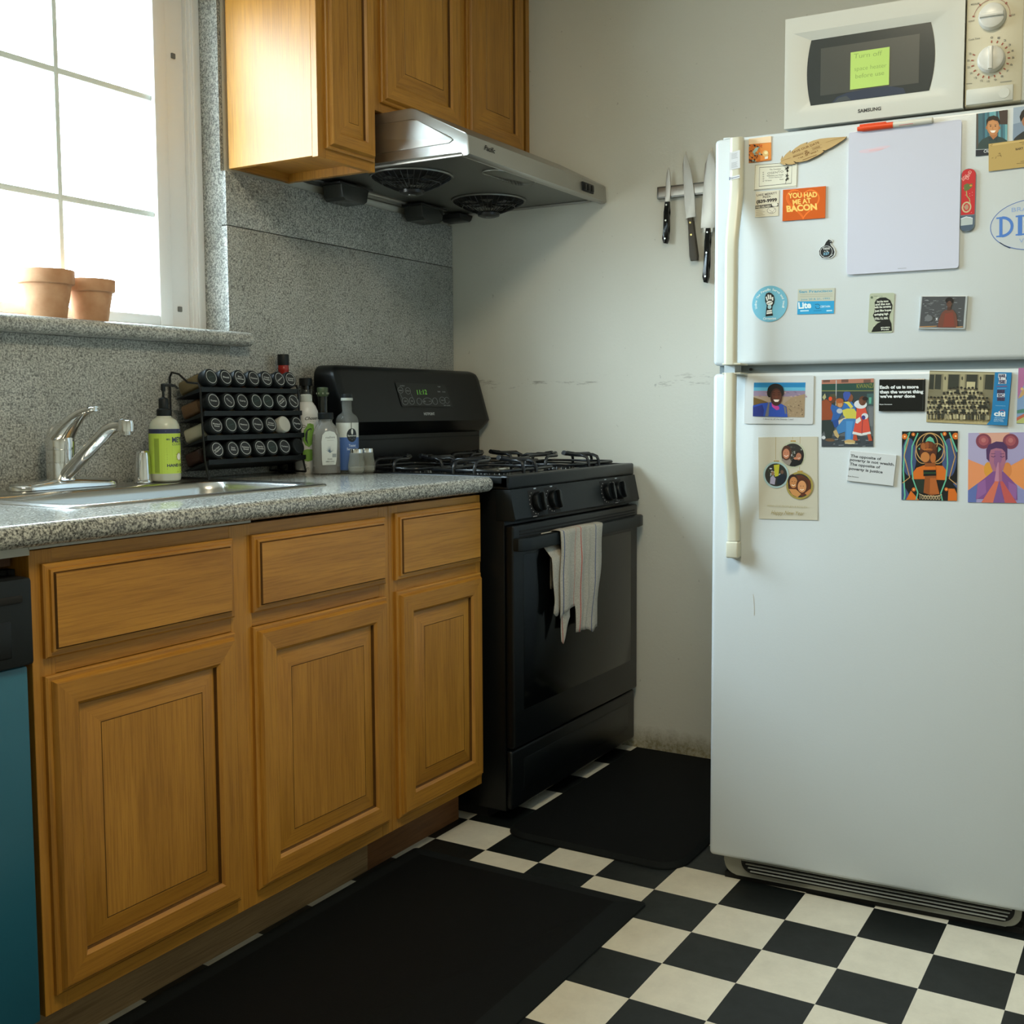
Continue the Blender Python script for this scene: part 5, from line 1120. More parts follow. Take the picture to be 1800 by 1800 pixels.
A.line([(-.0575+.0185*sin(a), -(.0180*cos(a))) for a in [pi*k/14 for k in range(15)]], .0055, bl)
ot('BRA', -.040, -.010, .0275, .0085, '#8aa4d0', bold=0); ot('VA', -.026, -.008, -.034, .0080, '#8aa4d0', bold=0); ot('N', .0, .02, -.019, .038, bl, bold=.03)
o = mb.finish('oval_sticker', smooth=False); onfridge(o, .6535, 1.4563, .02, .0002); tag(o, 'large oval sticker with blue outline and tall blue letters at the right edge', 'sticker')
# blue fist sticker
def dfist(A):
    A.ell((190, 195), 108, 108, '#6fb2cc'); t_ = "Unite The People Serve and Heal"
    n_ = len(t_)
    for k, ch_ in enumerate(t_):
        if ch_ == ' ': continue
        a = radians(200-(k/(n_-1))*-218+0); a = radians(165+210*k/(n_-1)); c_ = (190+82*cos(a), 195+82*sin(a)); tx_ = (-sin(a), cos(a))
        A.text(ch_, (c_[0]-tx_[0]*4.5, c_[1]-tx_[1]*4.5), (c_[0]+tx_[0]*4.5, c_[1]+tx_[1]*4.5), 13, '#d8e6ea', bold=.03)
    A.text('Organize', (150, 292), (232, 292), 14, '#d8e6ea', bold=.02)
    A.poly([(160, 150), (168, 130), (185, 124), (200, 130), (216, 145), (222, 170), (218, 195), (208, 212), (206, 235), (212, 268), (165, 272), (168, 235), (172, 205), (162, 180)], '#1a1c1e', clip=False)
    for x0, y0, x1, y1 in ((168, 150, 176, 176), (180, 138, 186, 168), (194, 140, 198, 168), (208, 154, 209, 176)): A.line([(x0, y0), (x1, y1)], 9, '#dfe4e2')
    A.ell((190, 190), 20, 14, '#dfe4e2'); A.line([(175, 196), (206, 184)], 3, '#1a1c1e'); A.ell((190, 214), 12, 13, '#a9d0dc'); A.poly([(174, 235), (204, 232), (207, 255), (171, 258)], '#dfe4e2', clip=False); A.line([(174, 246), (206, 243)], 3, '#1a1c1e')
roundthing('round_sticker', 'round sky-blue sticker with raised fist drawing beside the freezer door handle', 'sticker', .1285, 1.3252, .0393, '#6fb2cc', dfist, (190, 195), 111, .0008)
# San Francisco card
A, dn = card('ticket_magnet', 'half cream, half bright blue ticket-like card below the orange slogan magnet', 'magnet', [(.1909, 1.3535), (.2690, 1.3525), (.2682, 1.2980), (.1892, 1.2996)], [(372, 103), (605, 98), (365, 262)], '#b9bcae', .001)
A.poly([(365, 180), (605, 178), (605, 262), (365, 266)], '#2a98cc'); A.text('San Francisco', (378, 127), (590, 122), 15, '#5a98b0', bold=.03)
for y in (138, 150): A.line([(385, y), (590, y-2)], 2, '#9a9a88')
A.text('June 20 & 21, 1992', (390, 174), (575, 168), 11, '#5a98b0'); A.text('Lite', (374, 225), (456, 220), 38, '#e0ecf0', bold=.04); A.line([(385, 240), (440, 238)], 8, '#b8dcec'); A.line([(480, 200), (500, 198), (515, 210), (505, 226), (488, 226), (482, 212)], 3, '#123a58'); A.text('CERTAIN', (512, 220), (575, 218), 12, '#d0e8f2'); A.line([(552, 240), (588, 238)], 8, '#b8dcec'); A.line([(470, 240), (520, 238)], 3, '#1a6a9a'); dn()
# head silhouette card
A, dn = card('quote_card', 'small upright grey-green card with black head silhouette filled with white words', 'card', [(.3469, 1.3370), (.3975, 1.3350), (.3900, 1.2535), (.3395, 1.2545)], [(838, 122), (998, 133), (812, 377)], '#a9b09a', .001, rad=.004)
for k in range(12): A.ell((rc.uniform(825, 985), rc.uniform(140, 360)), rc.uniform(3, 12), rc.uniform(3, 8), '#b9bfac', 10)
A.poly([(868, 205), (866, 185), (880, 165), (905, 155), (940, 158), (968, 178), (980, 210), (975, 245), (960, 268), (955, 295), (968, 330), (968, 376), (835, 374), (850, 345), (878, 320), (900, 312), (880, 310), (862, 302), (858, 285), (850, 268), (862, 245)], '#121412')
for t_, x0, x1, y in (('but the moon', 882, 955, 186), ('and the sun', 870, 965, 204), ('with the certainty', 864, 972, 222), ('Just like hopes', 864, 972, 245), ('springing high', 860, 950, 268), ("STILL I'LL RISE.", 862, 948, 296), ('MAYA ANGELOU', 898, 956, 354), ('Poet', 900, 950, 367)): A.text(t_, (x0, y), (x1, y+2), 13 if y < 300 else 8, '#d8dccf', bold=.04)
A.ell((850, 150), 8, 8, '#5a6a54', 14); A.line([(862, 142), (920, 148)], 3, '#7a8470'); dn()
# man at blackboard
A, dn = card('framed_photo_magnet', 'small acrylic photo magnet of a man before a written blackboard', 'photo', [(.4430, 1.3262), (.5345, 1.3225), (.5330, 1.2545), (.4412, 1.2590)], [(1135, 148), (1442, 148), (1128, 358)], '#a8aeb0', .005, bev=.001, rough=.2)
A.poly([(1148, 153), (1428, 153), (1420, 348), (1137, 348)], '#47494c')
for k in range(60):
    x, y = rc.uniform(1150, 1400), rc.uniform(162, 320); A.line([(x, y), (x+rc.uniform(8, 26), y+rc.uniform(-3, 3))], rc.uniform(2, 4), rc.choice(['#7a7d80', '#8e9194', '#66696c']))
A.ell((1195, 290), 26, 20, '#6a6d70'); A.text('X', (1240, 303), (1256, 303), 16, '#c8ccd0', bold=.06)
A.poly([(1255, 348), (1262, 300), (1280, 255), (1300, 238), (1350, 236), (1372, 262), (1382, 310), (1384, 348)], '#6a4034'); A.poly([(1290, 345), (1300, 260), (1352, 250), (1366, 340)], '#7a3c30'); A.poly([(1314, 215), (1336, 215), (1338, 240), (1314, 242)], '#4a322a'); A.ell((1325, 195), 18, 26, '#543a30'); A.ell((1325, 178), 25, 20, '#1e1a1a'); A.ell((1326, 200), 14, 20, '#5c4034'); A.line([(1318, 196), (1321, 196)], 3, '#1a1414'); A.line([(1330, 196), (1333, 196)], 3, '#1a1414')
A.line([(1137, 345), (1250, 340)], 5, '#b98a5a'); A.line([(1375, 345), (1418, 342)], 5, '#b98a5a'); dn()
# canyon selfie
A, dn = card('photo_print', 'white-bordered photo of a smiling person in a blue jacket above a canyon', 'photo', [(.0760, 1.1683), (.2291, 1.1667), (.2269, 1.0619), (.0745, 1.0622)], [(75, 135), (850, 130), (70, 678)], '#c4c8ca', .002, rad=.003)
A.poly([(180, 208), (760, 208), (750, 597), (172, 592)], '#a08c7a'); A.poly([(180, 208), (760, 208), (758, 262), (178, 262)], '#1f7ab0'); A.poly([(178, 262), (758, 262), (757, 305), (177, 300)], '#5aa8c8')
A.poly([(177, 300), (757, 300), (756, 370), (176, 360)], '#8a7a94')
for k in range(26): x = rc.uniform(180, 740); y = rc.uniform(305, 380); A.poly([(x, y), (x+rc.uniform(20, 60), y-8), (x+rc.uniform(20, 60), y+10)], rc.choice(['#a48c98', '#b49a94', '#7a6a84', '#94727a']))
A.poly([(176, 375), (260, 400), (340, 430), (340, 470), (176, 470)], '#6a5228'); A.poly([(520, 450), (600, 380), (755, 335), (750, 597), (520, 597)], '#9a8468')
for k in range(50): x = rc.uniform(540, 740); y = rc.uniform(400, 590); A.ell((x, y), rc.uniform(3, 9), rc.uniform(2, 6), rc.choice(['#7a6650', '#b09a7c', '#5a4a38', '#8a765c']), 8)
A.poly([(172, 592), (172, 470), (260, 445), (340, 435), (380, 430), (500, 450), (550, 480), (566, 597)], '#2848a4'); A.poly([(172, 592), (172, 490), (280, 460), (300, 520), (290, 592)], '#24307a'); A.poly([(310, 592), (345, 440), (362, 430), (350, 592)], '#6a6a6c'); A.poly([(520, 470), (545, 490), (552, 560), (535, 560)], '#6a6a6c'); A.poly([(385, 440), (470, 480), (472, 510), (440, 520), (390, 480)], '#b83c8c')
A.ell((428, 298), 92, 78, '#17110f'); A.ell((360, 325), 28, 50, '#17110f'); A.ell((500, 320), 22, 42, '#17110f'); A.ell((436, 372), 66, 100, '#3f2219'); A.ell((440, 360), 52, 70, '#5a3020')
for s_ in (-1, 1): A.line([(438+s_*42, 345), (438+s_*18, 347)], 6, '#1a0e0a'); A.line([(438+s_*46, 325), (438+s_*16, 322)], 5, '#1a0e0a')
A.ell((438, 372), 16, 10, '#6a3a28'); A.poly([(404, 400), (474, 400), (458, 426), (422, 426)], '#e8dcd4'); A.line([(400, 398), (478, 398)], 4, '#3a1a14')
A.text('I deserve all the beauty I see!', (290, 628), (632, 628), 16, '#4a4a48', bold=.0, shear=.3); dn()
# street painting card
A, dn = card('art_postcard', 'postcard painting of a winter street with figures in blue, yellow and red coats', 'postcard', [(.2436, 1.1575), (.3530, 1.1580), (.3551, 1.0150), (.2465, 1.0125)], [(925, 185), (1512, 160), (932, 940)], '#5a6064', .001)
A.poly([(925, 185), (1512, 160), (1512, 215), (925, 235)], '#a8705c')
for x in (940, 1150, 1400): A.poly([(x, 175), (x+80, 172), (x+80, 208), (x, 212)], '#6a4a40')
A.poly([(925, 232), (1320, 215), (1512, 205), (1512, 300), (925, 312)], '#24443c'); A.line([(925, 308), (1512, 296)], 6, '#9a9a50'); A.text('KWANZA', (1325, 272), (1530, 262), 48, '#8a8a3a', bold=0, clip=True)
A.poly([(925, 312), (1512, 298), (1512, 460), (925, 480)], '#2e3a3c'); A.poly([(1440, 330), (1512, 325), (1512, 450), (1440, 455)], '#3c5a58'); A.poly([(1462, 370), (1490, 370), (1488, 440), (1464, 440)], '#5aa08a'); A.poly([(1465, 480), (1512, 478), (1512, 690), (1465, 690)], '#6a6e72'); A.line([(1092, 185), (1092, 470)], 9, '#b0b4b8'); A.poly([(930, 820), (1512, 800), (1512, 925), (932, 940)], '#3a4046')
for k in range(16): x = rc.uniform(940, 1500); y = rc.uniform(830, 920); A.line([(x, y), (x+rc.uniform(20, 70), y+rc.uniform(-12, 6))], 7, rc.choice(['#8a9096', '#5a6066', '#24282e']))
# figure in brick-red coat
A.poly([(930, 420), (985, 400), (1040, 440), (1050, 560), (1090, 590), (1060, 640), (930, 640)], '#8a4426'); A.poly([(930, 640), (1060, 630), (1080, 720), (1040, 840), (985, 850), (960, 760), (930, 800)], '#2a3432'); A.ell((1050, 395), 44, 50, '#5a3a28'); A.poly([(1010, 380), (1025, 345), (1075, 335), (1095, 370), (1040, 370)], '#4a4a34'); A.ell((1028, 395), 20, 24, '#d8481c'); A.poly([(935, 380), (965, 335), (980, 380), (955, 410)], '#a8a478'); A.ell((1030, 860), 55, 18, '#6a5038'); A.ell((955, 835), 22, 20, '#c8ccd0')
# child
A.poly([(1045, 455), (1100, 480), (1170, 500), (1160, 560), (1110, 640), (1040, 650), (1060, 560), (1030, 500)], '#2a5a9c'); A.ell((1135, 440), 44, 48, '#9a6a3a'); A.ell((1140, 460), 26, 30, '#c08a5a'); A.ell((1135, 415), 42, 28, '#a0562c'); A.ell((1135, 530), 34, 28, '#aab2ba'); A.poly([(1120, 640), (1200, 600), (1240, 640), (1200, 700), (1130, 700)], '#c8b8a0')
A.poly([(1050, 640), (1120, 620), (1130, 700), (1080, 720)], '#24488c')
# figure in blue with yellow bag
A.poly([(1180, 620), (1330, 600), (1310, 740), (1290, 860), (1200, 860), (1200, 760), (1120, 790), (1100, 720)], '#3a74ac'); A.poly([(1210, 640), (1290, 640), (1260, 850), (1215, 850)], '#4a88c0'); A.poly([(1190, 430), (1260, 410), (1310, 470), (1330, 560), (1180, 600), (1160, 500)], '#2f66a8'); A.poly([(1165, 520), (1220, 500), (1300, 500), (1340, 560), (1330, 610), (1210, 612), (1180, 580)], '#c0b84c'); A.poly([(1175, 430), (1240, 420), (1290, 480), (1260, 500), (1220, 450)], '#c8bc50')
A.ell((1250, 380), 36, 46, '#7a4a30'); A.poly([(1172, 335), (1190, 312), (1250, 315), (1258, 345), (1230, 400), (1200, 420), (1178, 380)], '#38509c'); A.poly([(1065, 760), (1100, 740), (1135, 810), (1120, 838), (1085, 810)], '#b49c6c'); A.ell((1255, 872), 62, 26, '#b89c68'); A.line([(1200, 890), (1310, 888)], 10, '#d0c4a0')
# figure in red coat
A.poly([(1330, 470), (1420, 470), (1450, 560), (1490, 780), (1285, 785), (1320, 620)], '#c84c3a'); A.line([(1285, 768), (1380, 786), (1488, 762)], 28, '#d0d2d0'); A.ell((1370, 450), 72, 48, '#ccd0d2'); A.ell((1392, 410), 42, 52, '#5c3826'); A.ell((1420, 385), 30, 22, '#241a18'); A.ell((1375, 420), 24, 30, '#6a4430'); A.line([(1400, 550), (1392, 700), (1390, 780)], 7, '#7a2a3a'); A.ell((1420, 580), 38, 34, '#c8cccf'); A.ell((1405, 595), 22, 24, '#3a3a7a'); A.poly([(1320, 620), (1365, 590), (1380, 630), (1340, 665), (1318, 660)], '#d0d2d0'); A.poly([(1295, 790), (1330, 790), (1345, 855), (1290, 850)], '#b04a2c'); A.poly([(1450, 780), (1485, 775), (1508, 850), (1468, 855)], '#b04a2c'); dn()
# black quote
A, dn = card('quote_magnet', 'glossy black quote magnet with white bold text', 'magnet', [(.3656, 1.1561), (.4584, 1.1563), (.4577, 1.0894), (.3652, 1.0895)], [(45, 188), (608, 178), (35, 573)], '#0e1010', .005, rough=.12, bev=.0015)
for t_, y, x1 in (('Each of us is more', 298, 527), ('than the worst thing', 355, 585), ("we've ever done", 408, 485)): A.text(t_, (52, y+2), (x1, y-6), 36, '#d4d8d8', bold=.05)
A.text('Bryan Stevenson', (48, 496), (205, 494), 13, '#b8bcbc', bold=.04); A.line([(582, 195), (575, 550)], 4, '#3a3e40'); dn()
# class photo postcard
A, dn = card('class_photo_postcard', 'sepia group photo postcard with a bright blue strip on its right side', 'postcard', [(.4668, 1.1724), (.6236, 1.1665), (.6172, 1.0595), (.4610, 1.0670)], [(662, 82), (1665, 105), (612, 705)], '#8a8468', .001)
A.poly([(662, 85), (1465, 100), (1420, 600), (620, 560)], '#78725a')
for a, b in ((665, 720), (735, 810), (900, 1030), (1120, 1255), (1350, 1450)): A.poly([(a, 130), (b, 132), (b-12, 310), (a-15, 305)], '#34362e')
for a in (835, 1045, 1270): A.poly([(a, 120), (a+55, 122), (a+45, 330), (a-12, 328)], '#9c9474'); A.ell((a+20, 175), 10, 22, '#3a3a30')
A.poly([(655, 95), (1465, 112), (1465, 132), (655, 122)], '#a49c7c'); A.poly([(1120, 215), (1225, 217), (1218, 300), (1115, 298)], '#b8ae88'); A.poly([(618, 620), (1400, 650), (1370, 725), (612, 700)], '#b0a074')
for row in range(6):
    for k in range(17-row*0):
        x = 640+k*46+(row % 2)*20-row*5; y = 300+row*58+rc.uniform(-8, 8)
        if row == 0 and not 5 < k < 14: continue
        if row == 1 and not 3 < k < 15: continue
        if x > 1390: continue
        A.poly([(x-22, y+70), (x-18, y+22), (x, y+12), (x+18, y+22), (x+22, y+70)], rc.choice(['#b0a884', '#a49c7c', '#4a4a3e', '#2c2e28', '#9a9274', '#bab08a'])); A.ell((x, y), 14, 18, rc.choice(['#4a4438', '#5c5444', '#6a604c']), 12); A.ell((x, y-10), 17, 12, '#24241e', 10)
for k in range(18): x = 640+k*42; A.poly([(x, 600), (x+14, 600), (x+14, 672), (x+2, 672)], rc.choice(['#24241e', '#34342c', '#8a8268']))
A.poly([(1465, 102), (1665, 106), (1605, 745), (1360, 728), (1408, 668), (1425, 560)], '#1f74a8')
for k, (y, t_) in enumerate(((170, 'HAR'), (205, 'LEM'), (240, 'SE'))): A.poly([(1505+k*6, y-50), (1600+k*2, y-48), (1598, y), (1503, y)], '#c8ccd4' if k != 1 else '#38304a'); A.text(t_, (1512, y-6), (1592, y-6), 36, '#3a3450' if k != 1 else '#d8dce0', bold=.06)
A.line([(1485, 270), (1608, 268)], 8, '#8a3a5a'); A.line([(1490, 296), (1600, 294)], 3, '#9ac0d8')
for y, t_ in ((350, 'MU'), (395, 'SIC'), (440, 'ALL')): A.poly([(1490, y-42), (1582, y-42), (1578, y), (1488, y)], rc.choice(['#b8a8c0', '#c8ccd4', '#443a54'])); A.text(t_, (1496, y-5), (1572, y-5), 32, '#34304a', bold=.05)
A.line([(1468, 495), (1590, 500)], 3, '#9ac0d8'); A.line([(1520+30*cos(radians(200+k*14))+28, 572+26*sin(radians(200+k*14))) for k in range(11)], 6, '#b8344a'); A.text('citi', (1450, 615), (1585, 620), 56, '#d8dee2', bold=.04); A.text('COMMUNITY DEVELOPMENT', (1452, 645), (1580, 650), 11, '#b8d0e0'); A.text('PARTNERS', (1450, 665), (1560, 670), 11, '#b8d0e0'); A.text('SINCE THEN', (1446, 682), (1565, 686), 10, '#b8d0e0'); dn()
# partial picture at the right edge
A, dn = card('art_postcard', 'colourful pastel picture cut off by the right edge, beside the sepia group photo', 'postcard', [(.6309, 1.1745), (.6780, 1.1745), (.6790, 1.0640), (.6330, 1.0648)], [(1715, 45), (2020, 45), (1710, 718)], '#7a94b8', .001)
A.poly([(1715, 45), (2020, 45), (2020, 200), (1800, 220), (1715, 420)], '#a86a94'); A.poly([(1720, 420), (1760, 330), (1840, 250), (1900, 260), (1760, 400)], '#b89464'); A.ell((1765, 300), 18, 18, '#c8a870'); A.poly([(1712, 560), (1800, 540), (2020, 560), (2020, 600), (1800, 590), (1712, 600)], '#4a7a6a'); A.poly([(1710, 650), (1800, 600), (2020, 600), (2020, 650), (1800, 640), (1712, 690)], '#b0604a'); A.poly([(1710, 718), (1712, 690), (1800, 640), (2020, 650), (2020, 718)], '#a8ac6a'); dn()
# new year card
A, dn = card('greeting_card', 'cream new year greeting card with three round photo ornaments', 'card', [(.1039, 1.0325), (.2345, 1.0345), (.2400, 0.8530), (.1105, .8500)], [(200, 835), (862, 812), (225, 1755)], '#bdb8a6', .0012, rough=.5)
gd = '#a08a4a'
for x, y0, y1 in ((400, 825, 1080), (588, 815, 850), (672, 812, 1190)): A.line([(x, y0), (x+3, y1)], 4, gd)
def orn(cx, cy, r, rim, draw):
    A.line([(cx-28, cy-r-6), (cx+30, cy-r-8)], 16, '#a8863c'); A.ell((cx, cy), r, r*1.02, rim, 36); A.ell((cx, cy), r*.86, r*.88, '#2c2c28', 36); draw()
def d_a():
    for k in range(36): a, q = rc.uniform(0, 6.28), rc.uniform(0, 100); x, y = 600+q*cos(a), 1010+q*sin(a)-10; A.ell((x, y), rc.uniform(6, 16), rc.uniform(5, 12), rc.choice(['#9a9c94', '#4a4c44', '#b8bcc0', '#3a3c34']), 8)
    A.poly([(470, 1080), (500, 1050), (560, 1060), (590, 1100), (560, 1140), (510, 1120)], '#8a8078'); A.poly([(565, 1130), (600, 1060), (680, 1050), (715, 1070), (690, 1120), (620, 1150)], '#141414')
    A.ell((525, 1000), 56, 82, '#4a2c1e'); A.ell((522, 1010), 38, 56, '#b8785a'); A.line([(500, 1030), (522, 1040), (545, 1028)], 7, '#e8dcd0'); A.ell((508, 1000), 4, 3, '#2a1810', 8); A.ell((536, 1000), 4, 3, '#2a1810', 8)
    A.ell((665, 1022), 46, 52, '#281c18'); A.ell((662, 1036), 30, 40, '#a87054'); A.line([(645, 1052), (662, 1058), (680, 1050)], 5, '#e8dcd0'); A.ell((652, 1030), 4, 3, '#2a1810', 8); A.ell((674, 1030), 4, 3, '#2a1810', 8); A.ell((630, 1058), 24, 14, '#b8785a')
orn(595, 1022, 146, '#b0b29a', d_a)
def d_b():
    for k in range(40): a, q = rc.uniform(0, 6.28), rc.uniform(0, 100); x, y = 412+q*cos(a), 1245+q*sin(a); A.ell((x, y), rc.uniform(7, 20), rc.uniform(6, 14), rc.choice(['#1c2a2c', '#3a4a34', '#8aa4b0', '#c8ccd0', '#24382c']), 8)
    A.poly([(385, 1140), (450, 1130), (440, 1260), (400, 1270)], '#b8b430'); A.ell((375, 1235), 18, 24, '#8a6a50'); A.poly([(345, 1350), (350, 1280), (380, 1260), (410, 1290), (400, 1360)], '#a09ab0'); A.poly([(420, 1360), (430, 1270), (480, 1220), (530, 1260), (500, 1340)], '#14202c'); A.ell((480, 1215), 18, 22, '#6a5040')
orn(412, 1250, 146, '#9cb4b4', d_b)
def d_c():
    A.poly([(560, 1380), (560, 1300), (600, 1250), (700, 1240), (800, 1300), (800, 1400), (720, 1480), (620, 1450)], '#5a2a14'); A.ell((605, 1310), 58, 76, '#2c1a12'); A.ell((612, 1325), 44, 62, '#b87c4a'); A.ell((712, 1355), 70, 90, '#4a2614'); A.ell((708, 1368), 48, 66, '#c88c5c')
    for cx, cy in ((612, 1325), (708, 1370)):
        A.line([(cx-20, cy+28), (cx, cy+38), (cx+20, cy+26)], 8, '#f0e0cc'); A.ell((cx-15, cy-8), 5, 4, '#2a1810', 8); A.ell((cx+15, cy-8), 5, 4, '#2a1810', 8)
    A.poly([(560, 1400), (640, 1400), (700, 1450), (660, 1490), (600, 1460)], '#c08850'); A.poly([(740, 1440), (800, 1390), (810, 1420), (770, 1465)], '#b87c4a')
orn(680, 1358, 150, '#9a8a44', d_c)
A.text('WITH LOVE FROM JEN & ROSLYN', (315, 1610), (768, 1602), 20, '#a89c70', bold=-.004); A.text('Happy New Year', (365, 1695), (740, 1685), 46, '#9a8a50', bold=-.006, shear=.4); dn()
# opposite of poverty
A, dn = card('quote_magnet', 'white tilted quote magnet with grey bold text', 'magnet', [(.3070, 1.0058), (.4028, .9971), (.3983, .9322), (.3015, .9405)], [(1250, 975), (1773.5, 1028.7), (1214.7, 1317.5)], '#c6cacc', .004, bev=.0006)
for t_, p0, p1 in (('The opposite of', (1256, 1048), (1600, 1085)), ('poverty is not wealth.', (1248, 1090), (1750, 1148)), ('The opposite of', (1246, 1140), (1590, 1178)), ('poverty is justice', (1238, 1190), (1618, 1232))): A.text(t_, p0, p1, 30, '#3c4044', bold=.03)
A.text('Bryan Stevenson', (1225, 1268), (1350, 1283), 12, '#5a5e60', bold=.03); dn()
# fist poster
A, dn = card('art_postcard', 'postcard of a raised brown fist amid black, orange and mint curves', 'postcard', [(.4132, 1.0475), (.5227, 1.0480), (.5245, .9050), (.4145, .9030)], [(318, 822), (995, 812), (312, 1655)], '#131414', .001)
og, mt, tn, bu = '#c8661c', '#5fae90', '#b8905a', '#3c4c74'
for cx in (405, 895): A.ell((cx, 1130), 90, 230, bu)
A.poly([(500, 1260), (600, 1225), (700, 1225), (820, 1230), (870, 1300), (865, 1400), (440, 1400), (460, 1310)], og); A.poly([(312, 1655), (320, 1440), (440, 1640), (440, 1655)], bu); A.poly([(370, 1655), (430, 1540), (520, 1640), (530, 1655)], og); A.poly([(870, 1655), (880, 1500), (960, 1500), (990, 1560), (988, 1655)], og); A.poly([(800, 1655), (860, 1420), (890, 1420), (880, 1655)], '#131414'); A.poly([(940, 1440), (990, 1420), (990, 1500)], bu)
A.poly([(480, 1400), (600, 1395), (590, 1560), (520, 1560)], '#1d2a20')
A.ring((662, 1020), 170, 180, 12, tn, 40); A.ring((575, 1085), 92, 120, 9, tn, 30); A.ring((750, 1085), 92, 120, 9, tn, 30); A.ring((662, 955), 90, 110, 9, tn, 30)
A.poly([(662, 880), (700, 905), (722, 970), (705, 1000), (620, 1000), (600, 960), (625, 905)], mt); A.poly([(520, 1030), (560, 1000), (560, 1070)], mt); A.poly([(800, 1030), (765, 1000), (760, 1070)], mt)
for s_ in (-1, 1):
    f = lambda x: 655+s_*x
    A.line([(f(330), 900), (f(240), 830), (f(300), 1000), (f(320), 1300), (f(300), 1600), (f(310), 1655)] if s_ < 0 else [(f(240), 830), (f(330), 1050), (f(335), 1060)], 18, mt)
    A.line([(f(140), 840), (f(210), 1000), (f(220), 1200), (f(200), 1400), (f(140), 1560), (f(160), 1650)], 16, mt)
    A.line([(f(250), 900), (f(310), 1120), (f(240), 1380), (f(330), 1450)], 12, tn)
for x, y, r in ((352, 885, 34), (458, 858, 22), (838, 848, 24), (970, 872, 40), (465, 1525, 24), (862, 1510, 22)): A.ell((x, y), r, r, og, 20); A.ell((x, y), r*.3, r*.3, '#f0c890', 12)
A.poly([(585, 1560), (600, 1380), (600, 1200), (690, 1180), (730, 1200), (735, 1380), (780, 1570), (680, 1590)], '#8a4a1e'); A.poly([(660, 1570), (665, 1380), (735, 1380), (780, 1570)], '#a85c28'); A.poly([(582, 1285), (735, 1280), (740, 1350), (584, 1360)], '#0e1210'); A.line([(584, 1322), (738, 1316)], 8, '#2a5a34'); A.poly([(590, 1245), (730, 1240), (732, 1280), (586, 1286)], og)
A.poly([(535, 1060), (545, 980), (560, 945), (600, 950), (640, 935), (690, 945), (735, 980), (750, 1040), (735, 1150), (715, 1200), (590, 1200), (545, 1130)], '#4a2414')
for cx, cy, rx_, ry_, m_ in ((580, 1000, 30, 42, '#9a5a2c'), (628, 985, 28, 40, '#8a4c24'), (672, 985, 26, 38, '#6a3818'), (712, 1010, 24, 36, '#5a2e16'), (605, 1130, 55, 62, '#b8743c'), (700, 1140, 34, 58, '#a8602c'), (640, 1040, 60, 16, '#a8622e')): A.ell((cx, cy), rx_, ry_, m_, 20)
A.line([(575, 1055), (700, 1040)], 6, '#24100a'); A.text('10000000', (540, 1640), (790, 1640), 52, '#c0aa84', bold=.0); A.line([(530, 1575), (600, 1600), (740, 1598), (810, 1575)], 8, '#c0aa84'); dn()
# praying girl
A, dn = card('art_postcard', 'purple and orange pastel postcard of a praying girl with two hair buns', 'postcard', [(.5438, 1.0445), (.6530, 1.0465), (.6550, .9045), (.5455, .9025)], [(1128, 840), (1815, 828), (1120, 1685)], '#9a90b8', .001)
A.poly([(1128, 840), (1300, 838), (1380, 1000), (1360, 1180), (1320, 1240), (1125, 1160)], '#a49cbc'); A.poly([(1250, 840), (1620, 830), (1560, 980), (1400, 980)], '#cc9a88'); A.poly([(1124, 1160), (1330, 1240), (1400, 1380), (1240, 1450), (1122, 1540)], '#d88a5c'); A.poly([(1815, 1120), (1640, 1220), (1560, 1300), (1600, 1380), (1815, 1530)], '#d88a50'); A.poly([(1620, 835), (1815, 830), (1815, 1100), (1640, 1215), (1580, 1100)], '#9c94b8'); A.poly([(1122, 1540), (1240, 1450), (1220, 1685), (1120, 1685)], '#5a6aa4'); A.poly([(1815, 1530), (1690, 1480), (1700, 1690), (1815, 1690)], '#8488b4')
A.ell((1365, 1280), 52, 90, '#cf9038'); A.ell((1590, 1280), 50, 90, '#c87c44')
for cx in (1310, 1628): A.ell((cx, 938), 92, 92, '#7a3c4c'); A.ell((cx, 930), 60, 60, '#9a5058'); A.ell((cx, 925), 28, 28, '#b06a6a')
A.poly([(1345, 1150), (1340, 1040), (1370, 980), (1460, 940), (1540, 945), (1590, 1000), (1590, 1150), (1540, 1200), (1390, 1200)], '#4a3058'); A.poly([(1378, 1100), (1395, 1040), (1460, 1020), (1530, 1030), (1565, 1070), (1570, 1180), (1540, 1280), (1475, 1350), (1410, 1280), (1378, 1190)], '#a0667c'); A.poly([(1440, 1050), (1520, 1050), (1530, 1150), (1470, 1300), (1430, 1200)], '#8a5a80')
for x in (1425, 1532): A.line([(x-26, 1118), (x, 1128), (x+24, 1116)], 8, '#3a2450'); A.line([(x-26, 1090), (x+22, 1086)], 6, '#4a3058')
A.poly([(1215, 1640), (1240, 1450), (1330, 1380), (1420, 1300), (1540, 1300), (1640, 1400), (1700, 1470), (1705, 1640)], '#7a4c84'); A.poly([(1240, 1450), (1330, 1400), (1340, 1560), (1220, 1650)], '#8c5c94'); A.poly([(1600, 1420), (1700, 1470), (1690, 1640), (1610, 1560)], '#8c5c94'); A.poly([(1410, 1690), (1480, 1420), (1560, 1690)], '#74528c')
A.poly([(1280, 1690), (1450, 1410), (1490, 1420), (1420, 1690)], '#c86a54'); A.poly([(1500, 1420), (1530, 1410), (1700, 1690), (1560, 1690)], '#b85450'); A.poly([(1438, 1420), (1460, 1260), (1478, 1190), (1488, 1190), (1490, 1420)], '#b47c94'); A.poly([(1492, 1420), (1490, 1190), (1504, 1200), (1524, 1280), (1530, 1420)], '#9c607c'); dn()

